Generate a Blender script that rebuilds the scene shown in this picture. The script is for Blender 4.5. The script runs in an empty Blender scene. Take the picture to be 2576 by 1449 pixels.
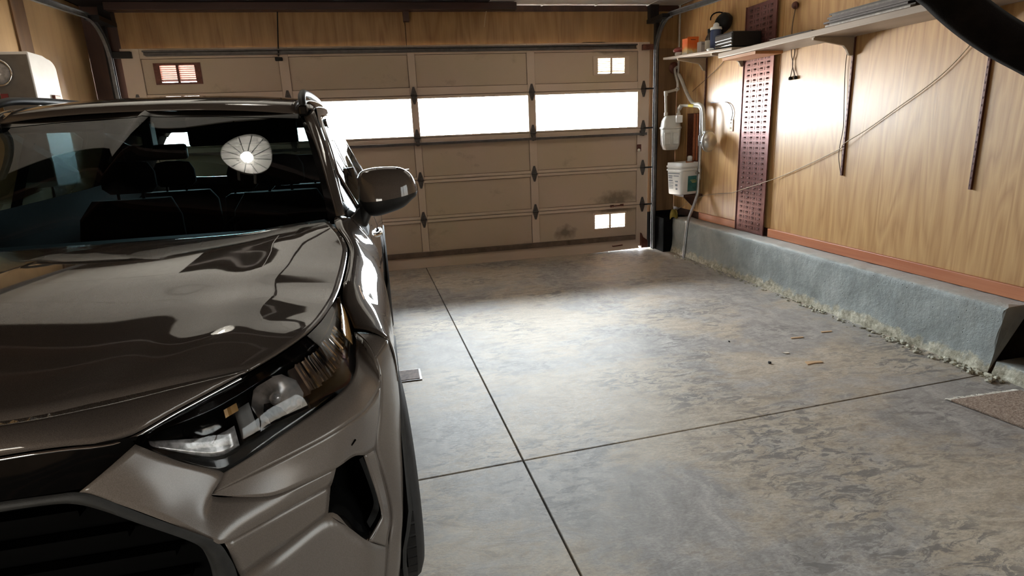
import bpy, bmesh, math, random
from mathutils import Vector, Matrix, noise
random.seed(7)
SC = bpy.context.scene
COL = SC.collection

# ---------------------------------------------------------------- camera
cam = bpy.data.cameras.new('camera')
cam.sensor_width = 36.0
cam.lens = 36.0 * 1503.2 / 2576.0
cam.clip_start = 0.02
cam_ob = bpy.data.objects.new('camera', cam)
COL.objects.link(cam_ob)
RGT = Vector((0.975213, -0.217308, -0.041675))
FWD = Vector((0.200021, 0.946325, -0.253890))
UPV = Vector((0.094610, 0.239261, 0.966335))
cm = Matrix.Identity(4)
for i in range(3):
    cm[i][0] = RGT[i]; cm[i][1] = UPV[i]; cm[i][2] = -FWD[i]
cm[0][3], cm[1][3], cm[2][3] = -3.0635, -6.6968, 1.45805
cam_ob.matrix_world = cm
SC.camera = cam_ob

# ---------------------------------------------------------------- world: hazy bright daylight outside
W = bpy.data.worlds.new('daylight'); SC.world = W
W.use_nodes = True
wn = W.node_tree.nodes; wl = W.node_tree.links
bg = wn['Background']
tc = wn.new('ShaderNodeTexCoord'); sx = wn.new('ShaderNodeSeparateXYZ')
rp = wn.new('ShaderNodeValToRGB')
wl.new(tc.outputs['Generated'], sx.inputs[0])
mr = wn.new('ShaderNodeMapRange'); mr.inputs[1].default_value = -1; mr.inputs[2].default_value = 1
wl.new(sx.outputs['Z'], mr.inputs[0]); wl.new(mr.outputs[0], rp.inputs[0])
rp.color_ramp.elements[0].position = 0.47; rp.color_ramp.elements[0].color = (0.80, 0.74, 0.66, 1)   # sunlit driveway
rp.color_ramp.elements[1].position = 0.53; rp.color_ramp.elements[1].color = (0.88, 0.95, 1.0, 1)    # sky
wl.new(rp.outputs[0], bg.inputs[0])
bg.inputs[1].default_value = 75.0

def portal(x0, x1, z0, z1, y):
    l = bpy.data.lights.new('window_daylight', 'AREA'); l.shape = 'RECTANGLE'
    l.size = x1 - x0; l.size_y = z1 - z0
    l.cycles.is_portal = True
    o = bpy.data.objects.new('window_daylight', l); COL.objects.link(o)
    o.location = ((x0 + x1) / 2, y, (z0 + z1) / 2)
    o.rotation_euler = (math.radians(-90), 0, 0)      # faces -Y, into the garage
    return o

BULB = 40.0
SC.view_settings.view_transform = 'Standard'
SC.view_settings.look = 'None'
SC.view_settings.exposure = 0.3
SC.view_settings.gamma = 1.0
SC.view_settings.use_curve_mapping = False
SC.cycles.use_denoising = True
SC.cycles.max_bounces = 7
SC.cycles.diffuse_bounces = 4
SC.cycles.glossy_bounces = 4
SC.cycles.use_adaptive_sampling = True
SC.cycles.adaptive_threshold = 0.05
SC.cycles.transparent_max_bounces = 16
SC.cycles.sample_clamp_indirect = 12.0

# ---------------------------------------------------------------- helpers
def tag(o, label=None, cat=None, group=None, kind=None):
    if label: o['label'] = label
    if cat: o['category'] = cat
    if group: o['group'] = group
    if kind: o['kind'] = kind
    return o

def empty(name, loc=(0, 0, 0), rot=(0, 0, 0), parent=None):
    o = bpy.data.objects.new(name, None); COL.objects.link(o)
    o.empty_display_size = 0.1
    o.location = loc; o.rotation_euler = rot
    if parent: o.parent = parent
    return o

class MB:
    """collects simple shapes, then becomes one mesh object"""
    def __init__(s): s.v = []; s.f = []; s.sm = []
    def add(s, vs, fs, smooth=False):
        n = len(s.v); s.v += [tuple(v) for v in vs]
        s.f += [tuple(i + n for i in f) for f in fs]; s.sm += [smooth] * len(fs)
        return s
    def box(s, a, b, m=None):
        x0, y0, z0 = a; x1, y1, z1 = b
        vs = [Vector(p) for p in ((x0,y0,z0),(x1,y0,z0),(x1,y1,z0),(x0,y1,z0),(x0,y0,z1),(x1,y0,z1),(x1,y1,z1),(x0,y1,z1))]
        if m: vs = [m @ v for v in vs]
        return s.add(vs, [(0,3,2,1),(4,5,6,7),(0,1,5,4),(1,2,6,5),(2,3,7,6),(3,0,4,7)])
    def tube(s, pts, r, n=10, cap=True):
        pts = [Vector(p) for p in pts]; k = len(pts)
        rs = r if isinstance(r, (list, tuple)) else [r] * k
        ref = None; vs = []; fs = []
        for i, p in enumerate(pts):
            t = (pts[min(i+1, k-1)] - pts[max(i-1, 0)]).normalized()
            if ref is None:
                ref = t.orthogonal().normalized()
            else:
                ref = (ref - t * ref.dot(t))
                ref = ref.normalized() if ref.length > 1e-6 else t.orthogonal().normalized()
            b = t.cross(ref)
            for j in range(n):
                a = 2 * math.pi * j / n
                vs.append(p + (ref * math.cos(a) + b * math.sin(a)) * rs[i])
        for i in range(k - 1):
            for j in range(n):
                fs.append((i*n+j, i*n+(j+1) % n, (i+1)*n+(j+1) % n, (i+1)*n+j))
        s.add(vs, fs, True)
        if cap:
            s.add(vs[:n], [tuple(range(n-1, -1, -1))]); s.add(vs[-n:], [tuple(range(n))])
        return s
    def lathe(s, prof, n=24, m=None):
        """prof: list of (r, h) around local Z"""
        vs = []; fs = []; m = m or Matrix.Identity(4)
        for r, h in prof:
            for j in range(n):
                a = 2 * math.pi * j / n
                vs.append(m @ Vector((r * math.cos(a), r * math.sin(a), h)))
        for i in range(len(prof) - 1):
            for j in range(n):
                fs.append((i*n+j, i*n+(j+1) % n, (i+1)*n+(j+1) % n, (i+1)*n+j))
        s.add(vs, fs, True)
        return s
    def prism(s, poly, a, b, ax=0, m=None):
        """extrude a polygon (2D) from a to b along axis ax"""
        def p3(p, t):
            v = [0, 0, 0]; o = [i for i in range(3) if i != ax]
            v[ax] = t; v[o[0]] = p[0]; v[o[1]] = p[1]
            v = Vector(v); return m @ v if m else v
        n = len(poly)
        vs = [p3(p, a) for p in poly] + [p3(p, b) for p in poly]
        fs = [tuple(range(n)), tuple(range(2*n-1, n-1, -1))] + [(i, i+n, (i+1) % n + n, (i+1) % n) for i in range(n)]
        return s.add(vs, fs)
    def grid(s, rows, smooth=True, closed=False):
        nr = len(rows); nc = len(rows[0]); vs = [v for r in rows for v in r]; fs = []
        for i in range(nr - 1):
            for j in range(nc - (0 if closed else 1)):
                fs.append((i*nc+j, i*nc+(j+1) % nc, (i+1)*nc+(j+1) % nc, (i+1)*nc+j))
        return s.add(vs, fs, smooth)
    def mesh(s, name, fix=True):
        me = bpy.data.meshes.new(name); me.from_pydata(s.v, [], s.f); me.update()
        me.polygons.foreach_set('use_smooth', s.sm)
        if fix:
            bm = bmesh.new(); bm.from_mesh(me); bmesh.ops.recalc_face_normals(bm, faces=bm.faces); bm.to_mesh(me); bm.free()
        return me
    def build(s, name, mat, parent=None, bevel=0, solid=0, fix=True):
        o = bpy.data.objects.new(name, s.mesh(name, fix)); COL.objects.link(o)
        if mat: o.data.materials.append(mat)
        if parent: o.parent = parent
        if solid:
            md = o.modifiers.new('thickness', 'SOLIDIFY'); md.thickness = solid; md.offset = -1
        if bevel:
            md = o.modifiers.new('soft_edge', 'BEVEL'); md.width = bevel; md.segments = 2; md.limit_method = 'ANGLE'; md.harden_normals = False
        return o

def link_copy(src, name, parent, loc=None, rot=None):
    o = src.copy(); COL.objects.link(o); o.name = name; o.parent = parent
    if loc is not None: o.location = loc
    if rot is not None: o.rotation_euler = rot
    return o

def spline(pts, n=8):
    """Catmull-Rom through points, n samples per span"""
    P = [Vector(p) for p in pts]
    if len(P) < 3:
        return [P[0].lerp(P[-1], i / n) for i in range(n + 1)]
    Q = [2 * P[0] - P[1]] + P + [2 * P[-1] - P[-2]]
    out = []
    for i in range(1, len(Q) - 2):
        for j in range(n):
            t = j / n
            a, b, c, d = Q[i-1], Q[i], Q[i+1], Q[i+2]
            out.append(0.5 * ((2*b) + (c - a)*t + (2*a - 5*b + 4*c - d)*t*t + (3*b - a - 3*c + d)*t*t*t))
    out.append(P[-1].copy())
    return out

def resample(pts, n):
    """n+1 points evenly spaced along polyline"""
    L = [0]
    for a, b in zip(pts, pts[1:]): L.append(L[-1] + (b - a).length)
    out = []; k = 0
    for i in range(n + 1):
        t = L[-1] * i / n
        while k < len(L) - 2 and L[k+1] < t: k += 1
        d = L[k+1] - L[k]
        out.append(pts[k].lerp(pts[k+1], (t - L[k]) / d if d > 1e-9 else 0))
    return out

# ---------------------------------------------------------------- materials
class NT:
    def __init__(s, name):
        s.m = bpy.data.materials.new(name); s.m.use_nodes = True
        s.t = s.m.node_tree; s.n = s.t.nodes; s.l = s.t.links
        s.b = s.n['Principled BSDF']; s.out = s.n['Material Output']
        s.co = s.n.new('ShaderNodeTexCoord').outputs['Object']
    def set(s, **k):
        for a, v in k.items():
            i = s.b.inputs[a.replace('_', ' ')]
            i.default_value = v if not (isinstance(v, tuple) and len(v) == 3) else (*v, 1)
        return s
    def map(s, scale=(1, 1, 1), rot=(0, 0, 0), loc=(0, 0, 0), src=None):
        m = s.n.new('ShaderNodeMapping'); m.inputs['Scale'].default_value = scale; m.inputs['Rotation'].default_value = rot; m.inputs['Location'].default_value = loc
        s.l.new(src or s.co, m.inputs[0]); return m.outputs[0]
    def noise(s, vec=None, scale=5, detail=4, rough=.55, dist=0):
        n = s.n.new('ShaderNodeTexNoise'); n.inputs['Scale'].default_value = scale; n.inputs['Detail'].default_value = detail
        n.inputs['Roughness'].default_value = rough; n.inputs['Distortion'].default_value = dist
        s.l.new(vec or s.co, n.inputs['Vector']); return n.outputs[0]
    def voro(s, vec=None, scale=20, feat='F1'):
        n = s.n.new('ShaderNodeTexVoronoi'); n.inputs['Scale'].default_value = scale; n.feature = feat
        s.l.new(vec or s.co, n.inputs['Vector']); return n.outputs['Distance']
    def ramp(s, fac, *stops, interp='LINEAR'):
        r = s.n.new('ShaderNodeValToRGB'); r.color_ramp.interpolation = interp
        e = r.color_ramp.elements
        while len(e) < len(stops): e.new(0.5)
        for el, (p, c) in zip(e, stops):
            el.position = p; el.color = (*c, 1) if isinstance(c, tuple) else (c, c, c, 1)
        s.l.new(fac, r.inputs[0]); return r.outputs[0]
    def math(s, op, a, b=None, c=None):
        n = s.n.new('ShaderNodeMath'); n.operation = op
        for i, v in enumerate((a, b, c)):
            if v is None: continue
            if isinstance(v, (int, float)): n.inputs[i].default_value = v
            else: s.l.new(v, n.inputs[i])
        return n.outputs[0]
    def mix(s, fac, a, b, mode='MIX'):
        n = s.n.new('ShaderNodeMix'); n.data_type = 'RGBA'; n.blend_type = mode
        for i, v in ((0, fac), (6, a), (7, b)):
            if isinstance(v, (int, float)): n.inputs[i].default_value = v
            elif isinstance(v, tuple): n.inputs[i].default_value = (*v, 1)
            else: s.l.new(v, n.inputs[i])
        return n.outputs[2]
    def color(s, c): s.l.new(c, s.b.inputs['Base Color']); return s
    def rough(s, c): s.l.new(c, s.b.inputs['Roughness']); return s
    def bump(s, h, strength=.3, dist=.01):
        n = s.n.new('ShaderNodeBump'); n.inputs['Strength'].default_value = strength; n.inputs['Distance'].default_value = dist
        s.l.new(h, n.inputs['Height']); s.l.new(n.outputs[0], s.b.inputs['Normal']); return s

def simple(name, col, rough=.5, metal=0, var=.15, scale=9, bump=0, coat=0, spec=.5):
    t = NT(name); t.set(Roughness=rough, Metallic=metal)
    t.b.inputs['Specular IOR Level'].default_value = spec
    n = t.noise(scale=scale, detail=5)
    lo = tuple(max(0, c * (1 - var)) for c in col); hi = tuple(min(1, c * (1 + var)) for c in col)
    t.color(t.ramp(n, (.3, lo), (.7, hi)))
    if bump: t.bump(t.noise(scale=scale * 12, detail=3), bump, .004)
    if coat: t.set(Coat_Weight=coat, Coat_Roughness=.04)
    return t.m

def plywood(name, dark, light, axis='z', rough=.33, k=13, coat=.0):
    """rotary cut veneer: contour lines of a stretched noise, plus fibres"""
    t = NT(name); t.set(Roughness=rough)
    st = {'z': (2.4, 2.4, .34), 'y': (1.6, .30, 1.6), 'x': (.30, 1.6, 1.6)}[axis]
    fi = {'z': (85, 85, 2.6), 'y': (60, 2.2, 60), 'x': (2.2, 60, 60)}[axis]
    n = t.noise(t.map(st), scale=1.9, detail=2.5, rough=.45, dist=.35)
    g = t.math('PINGPONG', t.math('MULTIPLY', n, k), 1.0)
    f = t.noise(t.map(fi), scale=1.0, detail=3)
    big = t.noise(scale=.8, detail=2)
    mixv = t.math('ADD', t.math('MULTIPLY', g, .38), t.math('MULTIPLY', f, .62))
    mid = tuple((a * .45 + b * .55) for a, b in zip(dark, light))
    c = t.ramp(mixv, (.22, dark), (.5, mid), (.8, light))
    c = t.mix(t.math('MULTIPLY', big, .35), c, tuple(x * .8 for x in mid))
    t.color(c)
    t.rough(t.math('ADD', t.math('MULTIPLY', f, .16), rough - .08))
    t.bump(f, .12, .002)
    if coat: t.set(Coat_Weight=coat, Coat_Roughness=.27)
    return t.m

MAT = {}
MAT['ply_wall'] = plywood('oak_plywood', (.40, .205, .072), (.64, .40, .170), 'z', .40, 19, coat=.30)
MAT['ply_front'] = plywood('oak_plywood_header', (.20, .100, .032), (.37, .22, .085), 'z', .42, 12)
MAT['ply_left'] = plywood('birch_plywood', (.36, .22, .095), (.50, .325, .155), 'z', .5, 5)
MAT['dark_wood'] = plywood('dark_stained_wood', (.030, .012, .008), (.085, .036, .022), 'z', .55, 6)
MAT['beam_wood'] = plywood('old_beam_wood', (.028, .014, .010), (.09, .045, .03), 'x', .6, 6)
MAT['base_wood'] = plywood('reddish_baseboard_wood', (.42, .13, .055), (.60, .25, .12), 'y', .4, 8)
MAT['shelf_wood'] = plywood('pale_shelf_board', (.25, .205, .17), (.39, .335, .29), 'y', .45, 5)
MAT['chip_wood'] = plywood('split_wood', (.40, .24, .12), (.62, .42, .24), 'x', .6, 6)
MAT['black_metal'] = simple('blackened_steel', (.018, .017, .017), .45, .6)
MAT['galv'] = simple('galvanised_steel', (.42, .43, .44), .38, .85, .2, 20)
MAT['galv_dark'] = simple('dull_strut_steel', (.115, .105, .10), .45, .7, .25, 18)
MAT['hinge'] = simple('aged_hinge_steel', (.085, .075, .070), .5, .5, .4, 40)
MAT['track'] = simple('dull_track_steel', (.16, .16, .16), .5, .7, .2, 20)
MAT['rust'] = simple('rusty_brown_steel', (.13, .045, .030), .5, .35, .35, 30)
MAT['white_plastic'] = simple('white_plastic', (.78, .79, .78), .35, 0, .03)
MAT['pipe'] = simple('grey_white_painted_pipe', (.50, .49, .45), .38, 0, .12, 30)
MAT['black_rubber'] = simple('black_rubber', (.008, .006, .005), .95, 0, .4, 30, .3, spec=.08)
MAT['white_tile'] = simple('white_ceiling_tile', (.74, .73, .70), .85, 0, .06, 14, .2)
MAT['cord'] = simple('tan_cord', (.42, .33, .22), .6)
MAT['cord_dark'] = simple('brown_cord', (.13, .09, .06), .55)

# concrete floor: tan and blue-grey worn paint in streaks
def floor_mat():
    t = NT('worn_concrete'); t.set(Roughness=.5)
    st = t.map((.75, 1.7, 1), rot=(0, 0, .25))
    sw = t.noise(st, scale=5.5, detail=7, rough=.72, dist=1.6)
    s2 = t.noise(t.map((1.2, .7, 1), rot=(0, 0, -.5)), scale=7, detail=6, rough=.7, dist=.8)
    pa = t.noise(t.map((1, 1.2, 1), loc=(3, 1, 0)), scale=.9, detail=5, rough=.6, dist=.5)
    fine = t.noise(t.map((1, 2.2, 1), rot=(0, 0, .5)), scale=48, detail=4, rough=.75, dist=.6)
    tan = t.ramp(sw, (.30, (.32, .262, .20)), (.48, (.49, .415, .325)), (.64, (.60, .53, .43)))
    blue = t.ramp(s2, (.32, (.22, .212, .208)), (.5, (.35, .336, .328)), (.66, (.47, .45, .432)))
    c = t.mix(t.ramp(t.math('ADD', pa, t.math('MULTIPLY', t.math('SUBTRACT', sw, .5), .35)), (.46, 0.0), (.56, .85)), tan, blue)
    # worn-through flakes of darker paint
    flk = t.math('MULTIPLY', t.ramp(t.noise(st, scale=11, detail=6, rough=.75, dist=1.0), (.50, 0.0), (.56, .85)), t.ramp(t.noise(t.map((1, 1, 1), loc=(5, 2, 0)), scale=1.5, detail=4), (.44, .12), (.60, 1.0)))
    c = t.mix(flk, c, (.165, .155, .15))
    lt = t.ramp(t.noise(st, scale=16, detail=6, rough=.75, dist=.8), (.57, 0.0), (.64, .5))
    c = t.mix(lt, c, (.56, .52, .46))
    c = t.mix(t.ramp(fine, (.36, .45), (.60, 0.0)), c, (.17, .15, .13))
    spots = t.ramp(t.noise(scale=1.9, detail=6, rough=.7), (.62, 0.0), (.76, .55))
    c = t.mix(spots, c, (.14, .115, .10))
    t.color(c)
    t.rough(t.ramp(fine, (.3, .44), (.7, .64)))
    t.b.inputs['Specular IOR Level'].default_value = .30
    t.bump(t.math('ADD', t.math('MULTIPLY', sw, .6), t.math('MULTIPLY', fine, .25)), .30, .005)
    return t.m
MAT['floor'] = floor_mat()

def curb_mat():
    t = NT('blue_grey_painted_concrete'); t.set(Roughness=.62)
    n = t.noise(scale=2.4, detail=8, rough=.65, dist=.6)
    c = t.ramp(n, (.3, (.21, .235, .232)), (.5, (.295, .325, .318)), (.68, (.40, .425, .412)))
    pit = t.ramp(t.voro(scale=26), (.05, 1.0), (.13, 0.0))
    big = t.noise(scale=5, detail=3)
    pit = t.math('MULTIPLY', pit, t.ramp(big, (.5, 0.0), (.58, 1.0)))
    c = t.mix(pit, c, (.06, .06, .055))
    # crumbled foot: bare pale concrete showing near the floor
    s = t.n.new('ShaderNodeSeparateXYZ'); t.l.new(t.co, s.inputs[0])
    edge = t.math('ADD', s.outputs['Z'], t.math('MULTIPLY', t.math('SUBTRACT', t.noise(scale=9, detail=7, rough=.7), .5), .22))
    bare = t.ramp(t.noise(scale=30, detail=6, rough=.7), (.3, (.20, .18, .12)), (.55, (.50, .47, .36)), (.75, (.78, .76, .68)))
    c = t.mix(t.ramp(edge, (.045, 1.0), (.075, 0.0)), c, bare)
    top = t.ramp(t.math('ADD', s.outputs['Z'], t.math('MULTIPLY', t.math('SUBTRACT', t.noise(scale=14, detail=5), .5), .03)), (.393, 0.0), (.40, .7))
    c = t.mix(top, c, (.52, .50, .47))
    t.color(c)
    t.bump(t.math('SUBTRACT', t.noise(scale=16, detail=8, rough=.7), t.math('MULTIPLY', pit, .8)), .6, .012)
    return t.m
MAT['curb'] = curb_mat()

def door_mat(name, col, stain):
    t = NT(name); t.set(Roughness=.55)
    n = t.noise(scale=1.1, detail=4); f = t.noise(t.map((3, 3, 60)), scale=3, detail=4)
    c = t.mix(t.ramp(n, (.35, 0.0), (.7, 1.0)), col, tuple(x * y for x, y in zip(col, (.92, .98, .86))))
    c = t.mix(t.math('MULTIPLY', f, .16), c, tuple(x * .7 for x in col))
    if stain:
        s = t.noise(t.map((1, 1, 1.4), loc=(.4, 0, .1)), scale=2.6, detail=6, rough=.65)
        c = t.mix(t.ramp(s, (.60, 0.0), (.78, .5)), c, (.14, .10, .06))
        for cx_, cz_, rx_, rz_ in ((-.33, .63, .30, .11), (-.97, .27, .16, .10), (-.40, 2.29, .30, .05), (-.35, .50, .30, .05)):
            d = t.n.new('ShaderNodeVectorMath'); d.operation = 'LENGTH'
            t.l.new(t.map((1 / rx_, 0, 1 / rz_), loc=(-cx_ / rx_, 0, -cz_ / rz_)), d.inputs[0])
            k = t.math('ADD', d.outputs['Value'], t.math('MULTIPLY', t.math('SUBTRACT', t.noise(scale=11, detail=5), .5), 1.5))
            c = t.mix(t.ramp(k, (.25, .7), (1.0, 0.0)), c, (.075, .055, .035))
    t.color(c); t.bump(t.noise(scale=60, detail=3), .06, .002)
    return t.m
MAT['door_frame'] = door_mat('door_frame_paint', (.61, .475, .39), False)
MAT['door_panel'] = door_mat('door_panel_paint', (.525, .405, .315), True)  # panel tone darker than the frame; recess shade put into the colour

def glass_mat(name, tint=(1, 1, 1), refl=1.0, rough=.0):
    m = bpy.data.materials.new(name); m.use_nodes = True
    n = m.node_tree.nodes; l = m.node_tree.links; n.clear()
    o = n.new('ShaderNodeOutputMaterial'); mx = n.new('ShaderNodeMixShader'); tr = n.new('ShaderNodeBsdfTransparent'); gl = n.new('ShaderNodeBsdfGlossy'); fr = n.new('ShaderNodeFresnel')
    tr.inputs[0].default_value = (*tint, 1); gl.inputs['Roughness'].default_value = rough
    fr.inputs[0].default_value = 1.45
    ml = n.new('ShaderNodeMath'); ml.operation = 'MULTIPLY'; ml.inputs[1].default_value = refl
    l.new(fr.outputs[0], ml.inputs[0]); l.new(ml.outputs[0], mx.inputs[0]); l.new(tr.outputs[0], mx.inputs[1]); l.new(gl.outputs[0], mx.inputs[2]); l.new(mx.outputs[0], o.inputs[0])
    return m
MAT['pane'] = glass_mat('window_glass', (.97, .98, .98))
MAT['fill_pane'] = glass_mat('fill_pane_glass', (.27, .265, .255))  # for the added side door; tint sets its fill light

# ================================================================ THE ROOM
XL, XR, YB = -5.63, 0.43, -8.4        # left wall, right wall, back wall
ZC = 2.75                             # ceiling tiles

# ---- floor: four slabs with saw-cut joints over a dark bed
floor = MB().box((XL - .2, YB - .2, -.20), (XR + .2, .06, -.045)).build('floor', simple('joint_bed', (.030, .026, .028), .9))
tag(floor, kind='structure')
J = .004
MB().box((XL - .15, .03, -.048), (XR + .15, .056, -.004)).build('joint_light_block', MAT['black_metal'], floor)  # added hidden strip, stops daylight leaking through the slab joint
def jx(y): return -2.525 - (y + 5.07) * .0218        # the long joint runs slightly askew
def jy(x): return -4.315 + (x + 2.6) * .0525
yn, yf2 = YB - .2, .055
def slab(poly):
    b = MB(); n = len(poly)
    b.prism(poly, -.05, 0.0, 2)
    o = b.build('floor_slab', MAT['floor'], floor, bevel=.003)
    return o
xa, xb = XL - .15, XR + .15
cxj = jx(-4.31)
slab([(xa, jy(xa) + J), (cxj - J, jy(cxj) + J), (jx(yf2) - J, yf2), (xa, yf2)])
slab([(cxj + J, jy(cxj) + J), (xb, jy(xb) + J), (xb, yf2), (jx(yf2) + J, yf2)])
slab([(xa, yn), (jx(yn) - J, yn), (cxj - J, jy(cxj) - J), (xa, jy(xa) - J)])
slab([(jx(yn) + J, yn), (xb, yn), (xb, jy(xb) - J), (cxj + J, jy(cxj) - J)])

# ---- right wall: plywood sheets on a dark backing
wr = MB().box((XR + .012, -4.17, .30), (XR + .16, .12, 2.95)).box((XR + .012, -5.25, .41), (XR + .16, -4.17, 2.95)).box((XR + .012, YB, .085), (XR + .16, -8.20, 2.95)).box((XR + .012, -8.20, 2.10), (XR + .16, -5.25, 2.95)).build('wall_right', MAT['dark_wood'])
tag(wr, kind='structure')
for y0, y1 in ((-.175, .05), (-1.315, -.18), (-1.835, -1.32), (-4.27, -1.84), (-5.24, -4.275)):
    zb = .485
    if y0 == -1.315:      # sheet with the hatch cut out behind the gas meter
        b = MB().box((XR, y0, zb), (XR + .01, -.545, 2.74)).box((XR, -.545, 1.565), (XR + .01, y1, 2.74)).box((XR, -.545, zb), (XR + .01, y1, 1.045)).box((XR, -.215, 1.045), (XR + .01, y1, 1.565))
    else:
        b = MB().box((XR, y0, zb), (XR + .01, y1, 2.74))
    b.build('plywood_sheet', MAT['ply_wall'], wr)
# added sliding glazed side door, unseen, dimmed panes give fill light
b = MB().box((XR + .03, -8.20, .08), (XR + .08, -8.12, 2.10)).box((XR + .03, -6.76, .08), (XR + .08, -6.68, 2.10)).box((XR + .03, -5.33, .08), (XR + .08, -5.25, 2.10)).box((XR + .03, -8.12, .08), (XR + .08, -5.33, .18)).box((XR + .03, -8.12, 2.02), (XR + .08, -5.33, 2.10))
d2 = b.build('added_side_door', MAT['door_frame'], None, bevel=.004); tag(d2, kind='structure')
for y0, y1 in ((-8.12, -6.76), (-6.68, -5.33)):
    MB().box((XR + .050, y0, .18), (XR + .054, y1, 2.02)).build('window_pane', MAT['fill_pane'], d2)
    p2 = portal(y0, y1, .18, 2.02, 0); p2.location = (XR + .06, (y0 + y1) / 2, 1.10); p2.rotation_euler = (0, math.radians(90), 0); p2.data.size, p2.data.size_y = 1.84, y1 - y0
MB().box((XR + .005, -6.70, .9), (XR + .03, -6.67, 1.2)).build('door_handle', MAT['galv'], d2)
# hatch lining (reddish recess) behind the meter
MB().box((XR + .0105, -.545, 1.045), (XR + .013, -.215, 1.565)).build('hatch_back', MAT['rust'], wr)
MB().box((XR - .004, -.40, 1.05), (XR + .011, -.375, 1.56)).box((XR - .004, -.46, 1.05), (XR + .011, -.445, 1.56)).build('hatch_batten', MAT['base_wood'], wr)

bb = MB().box((XR - .018, -1.30, .408), (XR + .012, -.58, .484), None).build('baseboard_right', MAT['base_wood'], None, bevel=.003); tag(bb, kind='structure')
bb2 = MB().box((XR - .018, -5.24, .408), (XR + .012, -1.83, .484)).build('baseboard_right', MAT['base_wood'], None, bevel=.003); tag(bb2, kind='structure')

# ---- concrete kerb along the right wall, with a broken foot and end
def kerb(y_from, y_to, ztop, xface, name, seedz=0.0, brk=True):
    rows = []; ny = int((y_to - y_from) / .018) + 1
    prof = [(0.0, 0.0), (0.0, .04), (0.0, .08), (0, .13), (0, .19), (0, .25), (0, .31), (0, .36), (0, .385), (.006, .396), (.02, .402), (.06, .404), (.12, .404), (XR - xface + .008, .404)]
    sc = ztop / .404
    for i in range(ny + 1):
        y = y_from + (y_to - y_from) * i / ny
        row = []
        for x, z in prof:
            z2 = z * sc
            p = Vector((3.1, y * 5, z2 * 7 + seedz))
            d = noise.fractal(p, 1.0, 2.0, 5) * .007
            if z2 < .085:        # crumbled foot steps out
                d -= (.03 + .05 * max(0, noise.noise(Vector((1.7, y * 2.3, seedz))))) * (1 - z2 / .085) * (.55 + .6 * noise.noise(Vector((y * 14, z2 * 30, 2))))
            yy = y
            if brk and i <= 1:
                yy = y + noise.noise(Vector((z2 * 26, x * 10, 5))) * .045 + noise.noise(Vector((z2 * 70, x * 30, 9))) * .02 - z2 * .05
            zz = z2 + (noise.noise(Vector((y * 9, x * 20, 8))) * .006 if z2 > .3 else 0)
            row.append((xface + x + d, yy, max(zz, 0.0)))
        rows.append(row)
    b = MB().grid(rows, True)
    b.add(rows[0], [tuple(range(len(rows[0])))])
    o = b.build(name, MAT['curb']); return o
kr = kerb(-4.165, -.30, .404, .244, 'concrete_kerb')
tag(kr, 'long blue-grey painted concrete kerb with a crumbling foot along the right wall', 'kerb')
kl = kerb(YB, -4.19, .085, .246, 'concrete_sill', 4.0, False)
tag(kl, 'low broken blue-grey concrete sill where the tall kerb ends', 'sill')
vd = MB().box((.32, YB, .0), (XR + .16, -4.15, .012)).box((XR + .10, YB, .0), (XR + .16, -4.15, .42)).box((XR+.05,-4.18,0),(XR+.16,.12,.31)).build('wall_recess', simple('dark_earth', (.035, .025, .018), .95, 0, .5, 14, .5)); tag(vd, kind='structure')

# crumbs of broken concrete along the kerb foot
b = MB()
def pebble(b, c, r):
    ico = [(0, 0, 1), (.89, 0, .45), (.28, .85, .45), (-.72, .53, .45), (-.72, -.53, .45), (.28, -.85, .45), (.72, .53, -.45), (-.28, .85, -.45), (-.89, 0, -.45), (-.28, -.85, -.45), (.72, -.53, -.45), (0, 0, -1)]
    fs = [(0,1,2),(0,2,3),(0,3,4),(0,4,5),(0,5,1),(1,6,2),(2,7,3),(3,8,4),(4,9,5),(5,10,1),(2,6,7),(3,7,8),(4,8,9),(5,9,10),(1,10,6),(6,11,7),(7,11,8),(8,11,9),(9,11,10),(10,11,6)]
    q = [random.uniform(.6, 1.25) for _ in ico]
    b.add([(c[0] + x * r * k, c[1] + y * r * k * 1.3, c[2] + z * r * k * .7) for (x, y, z), k in zip(ico, q)], fs)
for i in range(420):
    y = random.uniform(-4.3, -.5); r = random.choice((.003, .004, .006, .008, .012, .016)) * (1.2 if y < -3.3 else .8)
    if random.random() < .25: y = random.gauss(-4.15, .08)
    x = .205 - abs(random.gauss(0, .03))
    pebble(b, (x, y, r * .5), r)
tag(b.build('concrete_crumbs', simple('pale_crumbs', (.46, .44, .35), .85, 0, .5, 25)), 'pale crumbs of broken concrete scattered along the kerb foot', 'rubble', kind='stuff')

# ---- left wall
wl_ = MB().box((XL - .12, YB, 0), (XL - .02, .12, 2.95)).build('wall_left', MAT['dark_wood']); tag(wl_, kind='structure')
for y0, y1 in ((-.965, .05), (-2.40, -1.165), (-3.63, -2.41), (-4.86, -3.64), (-6.1, -4.87), (-8.4, -6.11)):
    MB().box((XL - .02, y0, 0), (XL, y1, 2.74)).build('plywood_sheet', MAT['ply_left'], wl_)
MB().box((XL - .02, -1.16, 0), (XL + .012, -.97, 2.74)).build('wall_batten', plywood('brown_batten_wood', (.085, .04, .014), (.17, .085, .03), 'z', .6, 6), wl_)

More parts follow.
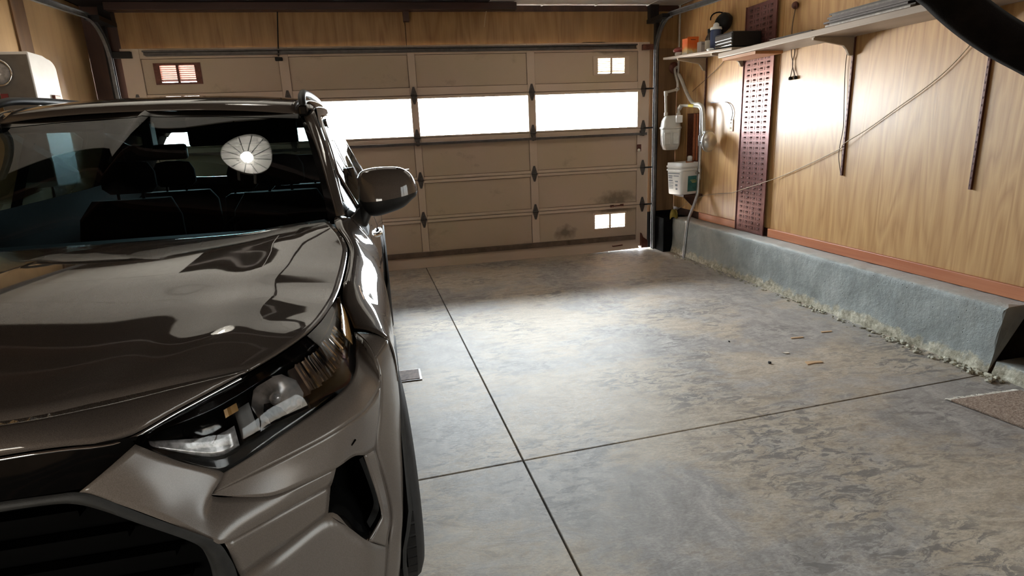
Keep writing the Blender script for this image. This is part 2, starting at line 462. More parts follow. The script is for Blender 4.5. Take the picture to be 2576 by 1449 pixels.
# ---- front wall around the garage door
MB_f = MB()
wf = MB().box((XL - .1, .10, 2.3), (XR + .16, .2, 2.95)).build('wall_front', MAT['dark_wood']); tag(wf, kind='structure')
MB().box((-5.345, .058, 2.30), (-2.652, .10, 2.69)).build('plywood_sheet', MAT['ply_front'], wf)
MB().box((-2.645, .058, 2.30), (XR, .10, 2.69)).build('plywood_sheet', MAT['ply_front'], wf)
MB().box((XL, .05, 2.69), (XR, .10, 2.745)).build('top_batten', MAT['dark_wood'], wf)
MB().box((XL, .052, 0), (-5.345, .2, 2.69)).build('door_jamb', MAT['dark_wood'], wf)
MB().box((.066, .052, .0), (.14, .2, .44)).build('jamb_foot', MAT['black_metal'], wf)
MB().box((.066, .052, .44), (XR, .2, 2.30)).build('door_jamb', plywood('jamb_plywood', (.12, .065, .028), (.25, .145, .07), 'z', .5, 7), wf)
st = MB().box((.135, -.29, 0), (XR + .02, .05, .400)).box((.135, .05, 0), (XR + .16, .2, .445)).build('foundation_stub', simple('shade_black_concrete', (.006, .006, .006), .95, 0, .3, 10, .4, spec=.05), wf)  # black stands in for the shaded recess; shade put into the colour
MB().box((-.72, .058, 2.368), (-.45, .075, 2.378)).build('header_crack', MAT['black_metal'], wf)

# ---- back wall and ceiling
BX0, BX1, BZ0, BZ1 = -5.50, -3.95, .35, 1.25       # added unseen window behind the camera, for fill light
wb = MB().box((XL - .12, YB - .1, 0), (BX0, YB, 2.95)).box((BX1, YB - .1, 0), (XR + .16, YB, 2.95)).box((BX0, YB - .1, 0), (BX1, YB, BZ0)).box((BX0, YB - .1, BZ1), (BX1, YB, 2.95)).build('wall_back', plywood('back_wall_boards', (.10, .06, .035), (.22, .14, .085), 'z', .6, 8)); tag(wb, kind='structure')
w1 = MB().box((BX0, YB - .06, BZ0), (BX1, YB - .056, BZ1)).build('added_back_window', glass_mat('dimmed_window_glass', (.46, .45, .43))); tag(w1, kind='structure')  # tint dims the added window's fill light
MB().box((BX0 - .06, YB, BZ0 - .06), (BX1 + .06, YB + .02, BZ0)).box((BX0 - .06, YB, BZ1), (BX1 + .06, YB + .02, BZ1 + .06)).box((BX0 - .06, YB, BZ0), (BX0, YB + .02, BZ1)).box((BX1, YB, BZ0), (BX1 + .06, YB + .02, BZ1)).box(((BX0 + BX1) / 2 - .02, YB - .05, BZ0), ((BX0 + BX1) / 2 + .02, YB + .01, BZ1)).build('window_frame', MAT['white_tile'], w1)
p_ = portal(BX0, BX1, BZ0, BZ1, YB - .05); p_.rotation_euler = (math.radians(90), 0, 0)
ce = MB().box((XL - .12, YB - .1, 2.93), (XR + .16, .2, 3.0)).build('ceiling', simple('dark_ceiling_boards', (.030, .022, .018), .8)); tag(ce, kind='structure')
for i in range(14):          # joists
    y = -.35 - i * .58
    MB().box((XL, y - .02, 2.79), (XR, y + .02, 2.93)).build('joist', MAT['beam_wood'], ce)
tile = None
def tiles(xs, ys, skip=()):
    global tile
    for i in range(len(xs) - 1):
        for j in range(len(ys) - 1):
            if (i, j) in skip: continue
            g = .005
            b = MB().box((xs[i] + g, ys[j] + g, ZC), (xs[i+1] - g, ys[j+1] - g, ZC + .012))
            b.build('ceiling_tile', MAT['white_tile'], ce)
    for x in xs:
        MB().box((x - .009, ys[0], ZC - .006), (x + .009, ys[-1], ZC - .001)).build('tile_runner', MAT['white_tile'], ce)
tiles([-1.79, -1.18, -.57, .04, XR], [-2.95, -2.2, -1.5, -.75, .05])
tiles([-5.62, -5.0, -4.4, -3.8, -3.2], [-2.95, -2.4, -1.8, -1.15], skip=((3, 2), (2, 2)))
tiles([-3.15, -2.6], [-2.4, -1.8, -1.2])

# ================================================================ GARAGE DOOR
door = empty('door_1', (-2.64, 0, 0)); tag(door, kind='structure')
def dp(o):                       # parent to the door, keep world coordinates
    o.parent = door; o.matrix_parent_inverse = Matrix.Translation((2.64, 0, 0)); return o
DX0, DX1 = -5.345, .062
cols = [(-5.18, -3.93), (-3.836, -2.656), (-2.58, -1.375), (-1.288, -.078)]
rows = [(.030, .543, .168, .508), (.543, .977, .577, .943), (.977, 1.428, 1.012, 1.352), (1.428, 1.862, 1.447, 1.83), (1.862, 2.366, 1.944, 2.271)]
VENT = {(0, 3): (-.615, -.212, .283, .462), (4, 3): (-.602, -.195, 2.034, 2.21), (4, 0): (-5.07, -4.67, 2.046, 2.219)}
hinge_me = None
for r, (z0, z1, p0, p1) in enumerate(rows):
    b = MB(); g = .003
    xs = [DX0] + [v for c in cols for v in c] + [DX1]
    for i in range(0, len(xs), 2): b.box((xs[i], 0, z0 + g), (xs[i+1], .045, z1 - g))
    for c0, c1 in cols:
        b.box((c0, 0, z0 + g), (c1, .045, p0)); b.box((c0, 0, p1), (c1, .045, z1 - g))
    if r < 4:                    # tongue that closes the joint to the section above
        b.box((DX0, .030, z1 - .012), (DX1, .044, z1 + .012))
    sec = dp(b.build('door_section', MAT['door_frame'], None, bevel=.004))
    for c, (c0, c1) in enumerate(cols):
        if r == 3:
            pn = MB().box((c0 - .004, .022, p0 - .004), (c1 + .004, .026, p1 + .004)).build('window_pane', MAT['pane'], sec)
            portal(c0, c1, p0, p1, .03)
        elif (r, c) in VENT:
            a0, a1, b0, b1 = VENT[(r, c)]
            pb = MB().box((c0 + .004, .016, p0 + .004), (a0, .03, p1 - .004)).box((a1, .016, p0 + .004), (c1 - .004, .03, p1 - .004)).box((a0, .016, p0 + .004), (a1, .03, b0)).box((a0, .016, b1), (a1, .03, p1 - .004))
            MB().box((c0 - .004, .032, p0 - .004), (a0, .038, p1 + .004)).box((a1, .032, p0 - .004), (c1 + .004, .038, p1 + .004)).box((a0, .032, p0 - .004), (a1, .038, b0)).box((a0, .032, b1), (a1, .038, p1 + .004)).build('panel_back', MAT['dark_wood'], sec)
            pb.build('panel', MAT['door_panel'], sec)
        else:
            g2 = .004
            MB().box((c0 + g2, .016, p0 + g2), (c1 - g2, .028, p1 - g2)).build('panel', MAT['door_panel'], sec)
            MB().box((c0 - .004, .032, p0 - .004), (c1 + .004, .038, p1 + .004)).build('panel_back', MAT['dark_wood'], sec)
# louvred vents
for (r, c), (a0, a1, b0, b1) in VENT.items():
    w = .022; top = r == 4
    side = .045 if top else .012
    b = MB().box((a0 - .01, .006, b0 - .012), (a0 + side, .03, b1 + .012)).box((a1 - side, .006, b0 - .012), (a1 + .01, .03, b1 + .012))
    b.box((a0 + side, .006, b0 - .012), (a1 - side, .03, b0 + .006)).box((a0 + side, .006, b1 - .006), (a1 - side, .03, b1 + .012))
    xm = (a0 + a1) / 2; b.box((xm - .012, .006, b0), (xm + .012, .03, b1))
    dark = c == 0
    vt = dp(b.build('louvre_vent', MAT['rust'] if dark else MAT['door_frame']))
    n = 8
    for h in range(2):
        x0, x1 = (a0 + side, xm - .012) if h == 0 else (xm + .012, a1 - side)
        for i in range(n):
            z = b0 + .012 + (b1 - b0 - .02) * (i + .5) / n
            dz = -.008
            MB().add([(x0, .010, z - dz), (x1, .010, z - dz), (x1, .03, z + dz), (x0, .03, z + dz), (x0, .010, z - dz + .004), (x1, .010, z - dz + .004), (x1, .03, z + dz + .004), (x0, .03, z + dz + .004)],
                     [(0,3,2,1),(4,5,6,7),(0,1,5,4),(1,2,6,5),(2,3,7,6),(3,0,4,7)]).build('louvre_slat', MAT['rust'] if dark else MAT['door_frame'], vt)
# hinges: diamond plates with a barrel
hb = MB()
dia = [(-.010, -.088), (.010, -.088), (.030, -.02), (.030, .02), (.010, .088), (-.010, .088), (-.030, .02), (-.030, -.02)]
hb.prism(dia, -.006, -.001, 1)
hb.tube([(-.034, -.010, 0), (.034, -.010, 0)], .009, 8)
hb.prism([(-.008, -.05), (.008, -.05), (.0, -.075)], -.011, -.006, 1).prism([(-.008, .05), (.008, .05), (.0, .075)], -.011, -.006, 1)
hm = hb.mesh('hinge')
hm.materials.append(MAT['hinge'])
for z in (.543, .977, 1.428, 1.862):
    for x in (-.008, -1.331, -2.618, -3.883, -5.262):
        o = bpy.data.objects.new('hinge', hm); COL.objects.link(o); dp(o); o.location = (x, -.001, z)
# end rollers
for z in (.543, .977, 1.428, 1.862):
    for x0, x1 in ((.0, .10), (-5.27, -5.40)):
        dp(MB().tube([(x0, -.022, z), (x1, -.022, z)], .009, 8).build('roller_stem', MAT['black_metal']))
# struts
b = MB().box((-5.14, -.05, 2.326), (-.107, 0, 2.340)).box((-5.14, -.014, 2.300), (-.107, 0, 2.326)).box((-5.12, -.04, 2.290), (-.11, 0, 2.298))
dp(b.build('top_strut', MAT['galv_dark'], None, bevel=.002))
b = MB().box((-5.25, -.045, 1.368), (.02, -.003, 1.374)).box((-5.25, -.048, 1.350), (.02, -.044, 1.374)).tube([(-5.25, -.047, 1.372), (.02, -.047, 1.372)], .006, 8)
dp(b.build('middle_strut', MAT['galv_dark']))
for x in (-.03, -1.331, -2.618, -3.883, -5.23):
    dp(MB().box((x - .022, -.05, 1.345), (x + .022, -.001, 1.40)).build('strut_clip', MAT['hinge'], None, bevel=.004))
b = MB().box((-5.3, -.035, .126), (-.10, 0, .182))
dp(b.build('bottom_strut', simple('brown_strut', (.13, .09, .065), .55, .2, .3, 14), None, bevel=.004))
b = MB().add([(DX0, -.012, -.002), (-.75, -.012, -.002), (DX1 - .10, -.012, .012), (DX1 - .18, -.012, .125), (DX0, -.012, .125),
              (DX0, .045, -.002), (-.75, .045, -.002), (DX1 - .10, .045, .012), (DX1 - .18, .045, .125), (DX0, .045, .125)],
             [(0,1,2,3,4), (9,8,7,6,5), (0,5,6,1), (1,6,7,2), (2,7,8,3), (3,8,9,4), (4,9,5,0)])
dp(b.build('bottom_board', MAT['door_frame']))
# lift handles, lock, corner bracket
def lift(x, z, m):
    dp(MB().tube([(x - .06, 0, z), (x - .06, -.03, z), (x + .06, -.03, z + .006), (x + .06, 0, z + .006)], .008, 8).box((x - .085, -.006, z - .014), (x - .04, 0, z + .014)).box((x + .04, -.006, z - .008), (x + .085, 0, z + .02)).build('lift_handle', m))
lift(-.33, .545, MAT['rust']); lift(-.33, .065, MAT['rust'])
dp(MB().box((-.085, -.004, 1.165), (-.03, 0, 1.245)).lathe([(0, .004), (.008, .004), (.008, 0)], 10, Matrix.Translation((-.057, -.004, 1.215)) @ Matrix.Rotation(math.pi / 2, 4, 'X')).build('lock_plate', MAT['rust']))
dp(MB().lathe([(0, .012), (.017, .010), (.019, 0)], 14, Matrix.Translation((-.06, -.004, 1.178)) @ Matrix.Rotation(math.pi / 2, 4, 'X')).build('lock_knob', simple('bright_brass_knob', (.85, .82, .70), .25, .3)))
dp(MB().prism([(-.03, .02), (.05, .02), (.05, .11), (-.01, .15), (-.03, .20)], -.05, 0, 1).build('corner_bracket', MAT['rust']))
dp(MB().box((-.04, -.045, 2.275), (.09, -.002, 2.335)).build('top_bracket', MAT['rust'], None, bevel=.004))
dp(MB().box((-5.40, -.045, 2.275), (-5.24, -.002, 2.335)).build('top_bracket', MAT['black_metal'], None, bevel=.004))

# ---- door tracks: C channel swept up the jamb, round the bend and back under the ceiling
def track(x, s, label, xo):
    e = empty('door_track', (x, 0, 0)); tag(e, label, 'door track')
    path = [(-.045, .0), (-.045, 1.0), (-.045, 2.20)]
    cy, cz, r = -.045 - .36, 2.225, .36
    for i in range(1, 10):
        a = math.radians(90 * i / 10); path.append((cy + r * math.cos(a), cz + r * math.sin(a)))
    path += [(cy, cz + r), (cy - .8, cz + r - .03), (-3.2, cz + r - .07)]
    prof = [(0, -.024), (-.030 * s, -.024), (-.030 * s, .024), (0, .024), (0, .020), (-.026 * s, .020), (-.026 * s, -.020), (0, -.020)]
    rows_ = []
    for i, (y, z) in enumerate(path):
        a = Vector(path[min(i+1, len(path)-1)]) - Vector(path[max(i-1, 0)]); a.normalize()
        nrm = Vector((-a.y, a.x))            # in the YZ plane
        rows_.append([(xo + px, y + nrm.x * pn, z + nrm.y * pn) for px, pn in prof])
    o = MB().grid(rows_, False, True).build('channel', MAT['track'], None); o.parent = e; o.matrix_parent_inverse = Matrix.Translation((-x, 0, 0))
    o = MB().box((xo - .035 * s - .006, -.03, .0), (xo - .035 * s + .006, .05, 2.62)).box((xo - .045 * s - .02, -.02, 0), (xo - .045 * s + .02, -.012, 2.62)).build('jamb_angle', MAT['black_metal'], None); o.parent = e; o.matrix_parent_inverse = Matrix.Translation((-x, 0, 0))
    o = MB().box((xo - .06, -.34, 2.56), (xo + .06, .05, 2.60)).box((xo - .05, -.03, 2.58), (xo + .05, .05, 2.745)).build('header_bracket', MAT['black_metal'], None); o.parent = e; o.matrix_parent_inverse = Matrix.Translation((-x, 0, 0))
track(.12, -1, 'grey steel door track curving up beside the gas meter', .10)
track(-5.42, 1, 'grey steel door track curving up beside the white meter cabinet', -5.40)

# ================================================================ THE CAR  (local: x = towards its left side, y = backwards, z = up)
def paint(name='taupe_metallic_paint', lo=(.060, .049, .042), hi=(.088, .073, .063), coat=.03):
    t = NT(name); t.set(Metallic=.12, Roughness=.5, Specular_IOR_Level=0.0, Coat_Weight=1.0, Coat_Roughness=coat)
    fl = t.noise(scale=900, detail=1)
    t.color(t.ramp(fl, (.35, lo), (.65, hi)))
    return t.m
CM = {}
CM['paint'] = paint()
CM['paint_lit'] = paint('lit_taupe_bumper_paint', (.100, .084, .072), (.140, .118, .103), .24)  # lit copy of the body paint; the bumper's extra light put into its colour
CM['gloss_black'] = simple('gloss_black_trim', (.003, .003, .003), .10, 0, .2)
CM['matte_grey'] = simple('charcoal_plastic', (.016, .016, .0155), .6, 0, .2, 40, .15, spec=.3)
CM['black_plastic'] = simple('black_plastic', (.008, .008, .008), .5, 0, .2, 40, .1, spec=.25)
CM['void'] = simple('black_mesh', (.002, .002, .002), .9, spec=.02)
CM['chrome'] = simple('chrome_trim', (.80, .81, .83), .10, 1.0, .04)
CM['reflector'] = simple('lamp_reflector', (.90, .89, .88), .10, 1.0, .08, 60)
CM['lamp_white'] = simple('frosted_lamp_guide', (.42, .41, .41), .22, .3, .5, 90)
CM['amber'] = simple('amber_reflector', (.62, .36, .13), .25, .2, .15)
CM['glass'] = glass_mat('tinted_windscreen', (.25, .32, .32), .75)
CM['glass_rear'] = glass_mat('privacy_glass', (.52, .66, .68))
CM['glass_dark'] = glass_mat('dark_privacy_glass', (.16, .21, .22), .35)
CM['glass_side'] = glass_mat('side_glass', (.45, .55, .56), .35)
CM['lens'] = glass_mat('lamp_lens', (.93, .93, .93), 1.0)
CM['fabric'] = simple('black_seat_fabric', (.007, .007, .008), .9, 0, .3, 60, spec=.1)
CM['grey_trim'] = simple('grey_pillar_trim', (.16, .16, .155), .7)
CM['tyre'] = simple('tyre_rubber', (.014, .013, .013), .75, 0, .3, 50, .2)
CM['alloy'] = simple('alloy_wheel', (.35, .35, .36), .3, .9, .1)

car = empty('car', (-3.985, -5.75, 0))
tag(car, 'taupe metallic SUV parked nose out in the left half of the garage', 'car')

def mir(p): return [Vector((-v[0], v[1], v[2])) for v in p]
def coons(c0, c1, n, m, d0=None, d1=None):
    """surface between curves c0 and c1 (control points), optional side curves"""
    A = resample(spline(c0), n); B = resample(spline(c1), n)
    if d0: L = resample(spline(d0), m)
    if d1: R = resample(spline(d1), m)
    rows = []
    for j in range(m + 1):
        t = j / m; row = []
        for i in range(n + 1):
            s = i / n
            p = A[i].lerp(B[i], t)
            if d0: p = p + (L[j] - A[0].lerp(B[0], t)) * (1 - s)
            if d1: p = p + (R[j] - A[-1].lerp(B[-1], t)) * s
            row.append(p)
        rows.append(row)
    return rows
def pairs(c0, c1, n, m):
    """as coons, but point i of c0 belongs to point i of c1"""
    A = spline(c0, n); B = spline(c1, n)
    return [[a.lerp(b, j / m) for a, b in zip(A, B)] for j in range(m + 1)]
def both(name, rowsets, mat, parent=None, solid=.0, smooth=True, sides=(1, -1)):
    out = []
    for s in sides:
        b = MB()
        for rows in rowsets:
            b.grid([r if s > 0 else mir(r) for r in rows], smooth)
        out.append(orient(b.build(name, mat, parent or car, fix=False), solid))
    return out
def orient(o, solid=0):
    """outward normals: away from the middle of the car"""
    me = o.data; bm = bmesh.new(); bm.from_mesh(me)
    c = Vector((0, 2.3, .75))
    for f in bm.faces:
        d = f.calc_center_median() - c
        d.y *= .35
        if f.normal.dot(d) < 0: f.normal_flip()
    bm.to_mesh(me); bm.free()
    if solid:
        md = o.modifiers.new('thickness', 'SOLIDIFY'); md.thickness = solid; md.offset = -1
    return o

HR = [(0,1.06,1.182),(.124,1.09,1.177),(.451,1.17,1.17),(.593,1.235,1.176),(.716,1.3,1.179)]
HS = [(.716,1.3,1.179),(.752,1.22,1.162),(.783,1.13,1.135),(.8,1.05,1.111),(.799,.95,1.09),(.794,.84,1.072),(.786,.73,1.054),(.776,.63,1.047),(.758,.53,1.039),(.74,.45,1.037),(.721,.395,1.035),(.68,.32,1.028),(.636,.25,1.024)]
HF = [(0,.05,1.06),(.303,.07,1.049),(.418,.13,1.039),(.525,.19,1.032),(.636,.25,1.024)]
HT = [(0,.0,1.005),(.314,.03,1.009),(.388,.045,1.004),(.466,.075,.991),(.535,.14,1.004),(.622,.232,1.018)]
LB = [(.488,.06,.984),(.538,.085,.93),(.591,.13,.871),(.64,.165,.882),(.678,.205,.89),(.748,.29,.9),(.802,.38,.905),(.822,.45,.918),(.824,.53,.94),(.81,.63,.985),(.788,.715,1.036)]
CR = [(.572,.1,.848),(.639,.145,.853),(.719,.205,.857),(.778,.26,.857),(.832,.34,.852),(.856,.4,.851),(.877,.46,.86),(.8785,.475,.891),(.871,.49,.928)]
DL = [(.572,.1,.848),(.619,.118,.823),(.668,.145,.8),(.72,.19,.79),(.774,.25,.778),(.807,.315,.764),(.828,.36,.739),(.850,.42,.715)]

# ---- hood
HC = [(0,1.06,1.182),(0,.80,1.172),(0,.50,1.143),(0,.25,1.105),(0,.05,1.06)]
def hood_rows():
    n, m = 44, 30
    half = coons(HR, HF, n, m, HC, None)
    S = resample(spline(HS), m)
    A = [r[-1] for r in half]
    rows = []
    for j in range(m + 1):
        row = []
        for i in range(n + 1):
            t = i / n
            p = half[j][i] + (S[j] - A[j]) * t ** 1.6
            s = j / m
            w = math.sin(math.pi * min(1, max(0, s))) ** .6
            p.z += .020 * w * (1 - t * t) * (t * 1.6 + .2)
            d = (t - .76) / .10
            p.z += .010 * w * math.exp(-d * d)           # raised shoulder line
            row.append(p)
        full = [Vector((-p.x, p.y, p.z)) for p in row[:0:-1]] + row
        rows.append(full)
    return rows
hr = hood_rows()
hood = orient(MB().grid(hr).build('hood', CM['paint'], car, fix=False), .006)
# rolled front lip of the hood
lip = [r for r in coons(HF, HT, 30, 5)]
for j, r in enumerate(lip):
    for p in r: p.y -= .012 * math.sin(math.pi * j / 5) ; p.z += .004 * math.sin(math.pi * j / 5)
orient(MB().grid([mir(r)[:0:-1] + r for r in lip]).build('hood_lip', CM['paint'], car, fix=False), .004)
# bright trim line under the lip
for s in (1, -1):
    pts = [(s * (x), y - .004, z - .004) for x, y, z in HT]
    MB().tube(spline(pts, 6), .0028, 6).build('lip_trim', CM['chrome'], hood)
# washers on the hood are left plain; cowl below the glass
MB().grid([[Vector((x, 1.02 + .26 * (abs(x) / .72) ** 2.2, 1.155)) for x in [i * .072 - .72 for i in range(21)]],
           [Vector((x, 1.20 + .26 * (abs(x) / .72) ** 2.2, 1.150)) for x in [i * .072 - .72 for i in range(21)]]]).build('cowl', CM['black_plastic'], car, solid=.01)

# ---- front fenders
RA, ZA, VA = .455, .36, .93
def arch(v, r=RA, va=VA):
    d = r * r - (v - va) ** 2
    return ZA + math.sqrt(d) if d > 0 else .30
TOPF = [(.824,.56,.952),(.82,.61,.974),(.806,.66,1.0),(.793,.70,1.028),(.792,.735,1.053),(.80,.84,1.071),(.805,.95,1.089),(.806,1.05,1.110),(.789,1.13,1.134),(.760,1.22,1.161),(.752,1.30,1.180),(.775,1.365,1.178)]
def fsec(p):
    v = p.y; W_ = .920 - .02 * max(0, (v - 1.0) / .36)
    zb = max(arch(v), .50 if v > 1.33 else 0); zt = p.z; ut = p.x; d = W_ - ut
    k = min(1, (zt - zb) / .30)
    ctl = [(ut, zt), (ut + .12 * d, zt - .003), (ut + .26 * d, zt - .012), (ut + .50 * d, zt - .012 - .31 * d), (ut + .74 * d, zt - .012 - .62 * d), (ut + .88 * d, zt - .02 - .86 * d), (ut + .97 * d, zt - .04 - 1.15 * d), (W_, zt + (zb - zt) * .88), (W_ - .001, zb)]
    return resample(spline([(a, v, b) for a, b in ctl], 6), 24)
S0 = [(.822,.602,.966),(.848,.592,.966),(.880,.577,.959),(.905,.562,.945),(.915,.578,.915),(.920,.605,.87),(.922,.63,.80)]
back = [fsec(p) for p in resample(spline(TOPF[4:]), 34)]
front = coons(S0, [tuple(p) for p in back[2]], 24, 10, TOPF[1:4] + [tuple(back[2][0])], [(.922,.63,.80),(.922,.68,.785),tuple(back[2][-1])])
for j, r in enumerate(front):
    for i, p in enumerate(r): p.x += .006 * math.sin(math.pi * j / 10) * math.sin(math.pi * i / 24)
fr = front + back[3:]
fenders = both('front_fender', [fr], CM['paint'], solid=.006)

# ---- doors and rear quarter
def belt(v):
    pts = [(1.36,.800,1.168),(1.6,.828,1.163),(2.0,.842,1.162),(2.5,.848,1.168),(3.0,.845,1.183),(3.5,.828,1.205),(4.0,.785,1.24),(4.45,.72,1.25)]
    for a, b in zip(pts, pts[1:]):
        if v <= b[0]:
            t = max(0, (v - a[0]) / (b[0] - a[0])); return a[1] + (b[1]-a[1]) * t, a[2] + (b[2]-a[2]) * t
    return pts[-1][1:]
def side_rows(v0, v1, n):
    rows = []
    for i in range(n + 1):
        v = v0 + (v1 - v0) * i / n
        ub, zb = belt(v)
        W_ = .900 + .018 * math.exp(-((v - 3.62) / .45) ** 2) - .0009 * max(0, (v - 3.9) * 10) ** 3
        lo = max(.30, arch(v, RA, 3.62)) if v > 3 else .30
        lo = max(lo, .50 if v < 1.40 else .30)
        ctl = [(ub, zb), (ub + .022, zb - .035), (W_ - .034, 1.06), (W_ - .014, .985), (W_, .90), (W_ + .002, max(.72, lo + .04)), (W_ - .004, max(.55, lo + .02)), (W_ - .03, max(.40, lo + .01)), (W_ - .045, lo)]
        rows.append(resample(spline([(a, v, b) for a, b in ctl], 6), 24))
    return rows
both('front_door', [side_rows(1.375, 2.455, 18)], CM['paint'], solid=.006)
both('rear_door', [side_rows(2.465, 3.36, 14)], CM['paint'], solid=.006)
both('rear_quarter', [side_rows(3.37, 4.52, 26)], CM['paint'], solid=.006)
# wheel-arch and sill cladding
for va, tp in ((VA, 'front'), (3.62, 'rear')):
    for s in (1, -1):
        rows = []
        for i in range(33):
            a = math.radians(-18 + 216 * i / 32)
            row = []
            for r, u in ((.405, .865), (.405, .916), (.412, .926), (.448, .926), (.458, .915)):
                uu = u - (.03 if math.sin(a) < .25 else 0) * (1 - max(0, math.sin(a)) / .25)
                row.append(Vector((s * uu, va - r * math.cos(a), ZA + r * math.sin(a))))
            rows.append(row)
        MB().grid(rows).build('arch_cladding', CM['matte_grey'], car)
for s in (1, -1):
    MB().box((s * .80, 1.36, .20), (s * .895, 3.20, .33)).build('sill_cladding', CM['matte_grey'], car, bevel=.02)
# door handles (chrome-edged grips)
for s in (1, -1):
    for v in (2.28, 3.16):
        hp = [(s * .872, v - .10, .965), (s * .900, v - .07, .972), (s * .905, v, .975), (s * .900, v + .07, .972), (s * .872, v + .10, .965)]
        MB().tube(spline(hp, 5), [.013] * 21, 10).build('door_handle', CM['chrome'], car)

# ---- front bumper
A_top = LB[2:9] + [(.822,.60,.963)]
shelf = coons(A_top, CR, 36, 8)
for j, r in enumerate(shelf):
    for i, p in enumerate(r):
        w = math.sin(math.pi * j / 8) * (i / 36) ** 2
        p += Vector((.006, -.008, .008)) * w
B_top = CR[:7]
face = coons(B_top, DL, 36, 8, None, [(.877,.46,.86),(.868,.45,.80),(.850,.42,.715)])
E1 = [(.871,.49,.928),(.8785,.472,.885),(.868,.455,.80),(.851,.425,.72),(.858,.425,.664),(.868,.43,.58),(.870,.43,.51),(.857,.40,.45),(.84,.38,.36),(.82,.37,.27)]
E2 = [(.905,.560,.945),(.916,.60,.86),(.920,.63,.77),(.916,.60,.68),(.910,.53,.58),(.904,.50,.52),(.898,.48,.47),(.890,.47,.42),(.882,.47,.35),(.868,.47,.27)]
sidep = pairs(E1, E2, 6, 8)
for j, r in enumerate(sidep):
    for i, p in enumerate(r): p.x += .010 * math.sin(math.pi * j / 8) * min(1, i / 14)
def tri_patch(a, b, c, ac, n=10):
    a, b, c = Vector(a), Vector(b), Vector(c); top = resample(spline(ac), n); out = []
    for j in range(n + 1):
        t = j / n; l = a.lerp(b, t); r = c.lerp(b, t)
        out.append([l.lerp(r, i / n) + (top[i] - a.lerp(c, i / n)) * (1 - t) + Vector((.006, -.008, .008)) * math.sin(math.pi * t) * (1 - i / n) for i in range(n + 1)])
    return out
topcor = tri_patch((.822,.602,.964), (.871,.49,.928), (.905,.562,.945), [(.822,.602,.964),(.848,.592,.964),(.880,.577,.957),(.905,.562,.945)])
G_top = [LB[0], LB[1], LB[2], CR[0], DL[1], DL[2], DL[3], DL[4]]
G_bot = [(.42,.005,.942),(.455,.012,.915),(.52,.027,.855),(.575,.04,.80),(.598,.05,.779),(.65,.125,.758),(.70,.19,.745),(.757,.258,.731)]
inner = pairs(G_top, G_bot, 6, 8)
for j, r in enumerate(inner):
    for p in r: p.y -= .010 * math.sin(math.pi * j / 8)
G1 = [(.598,.05,.779),(.65,.125,.758),(.70,.19,.745),(.757,.258,.731)]
G2 = [(.606,.07,.69),(.655,.155,.672),(.695,.20,.668),(.744,.262,.666)]
under = pairs(G1, G2, 6, 5)
H1 = [(.606,.07,.69),(.655,.155,.672),(.744,.262,.666),(.782,.285,.604),(.818,.31,.542),(.857,.40,.45)]
H2 = [(.605,.055,.45),(.66,.12,.42),(.735,.22,.40),(.775,.26,.39),(.81,.31,.375),(.84,.38,.36)]
lower = pairs(H1, H2, 6, 6)
PK = [(.828,.36,.739),(.837,.375,.677),(.847,.37,.628),(.854,.36,.576),(.845,.345,.562),(.818,.31,.542)]
PO = [(.850,.42,.715),(.858,.425,.664),(.868,.43,.58),(.870,.43,.508),(.859,.40,.475),(.857,.40,.45)]
ring = pairs(PK, PO, 6, 4)
bumpers = both('front_bumper', [shelf, face, sidep, topcor, inner, under, lower, ring], CM['paint_lit'], solid=.004)
for bo, s in zip(bumpers, (1, -1)):
    # fog-lamp pocket: a deep black tub with a slim lamp strip on its outer wall
    P0 = [(.774,.25,.778),(.807,.315,.762),(.828,.36,.735),(.837,.375,.677),(.847,.37,.628),(.854,.36,.576),(.845,.345,.562),(.818,.31,.542),(.782,.285,.604),(.744,.262,.666),(.757,.258,.721),(.774,.25,.778)]
    c = Vector((.80, .40, .65))
    R0 = resample(spline(P0, 4), 44)
    R1 = [p.lerp(c, .12) + Vector((0, .05, 0)) for p in R0]
    R2 = [p.lerp(c, .30) + Vector((0, .10, 0)) for p in R0]
    R3 = [c + (p - c) * .02 + Vector((0, .10, 0)) for p in R0]
    rr = [R0, R1, R2, R3]
    MB().grid([r if s > 0 else mir(r) for r in rr]).build('fog_lamp_pocket', CM['gloss_black'], bo)
    L0 = [(.822,.372,.728),(.831,.388,.68),(.840,.388,.628),(.846,.378,.585),(.838,.362,.568),(.822,.340,.556)]
    L1 = [(.812,.385,.715),(.819,.40,.672),(.828,.40,.628),(.834,.392,.592),(.828,.376,.578),(.815,.352,.566)]
    rows = pairs(L0, L1, 5, 2)
    MB().grid([r if s > 0 else mir(r) for r in rows]).build('pocket_trim', CM['matte_grey'], bo)
    # paint chip / sensor slot
    MB().tube([(s * .806, .306, .797), (s * .815, .318, .803)], .0022, 6).build('paint_scratch', CM['void'], bo)

MB().prism([(-.80,.44),(-.70,.30),(-.55,.15),(0,.12),(.55,.15),(.70,.30),(.80,.44)], .30, .82, 2).build('bumper_core', CM['void'], car)
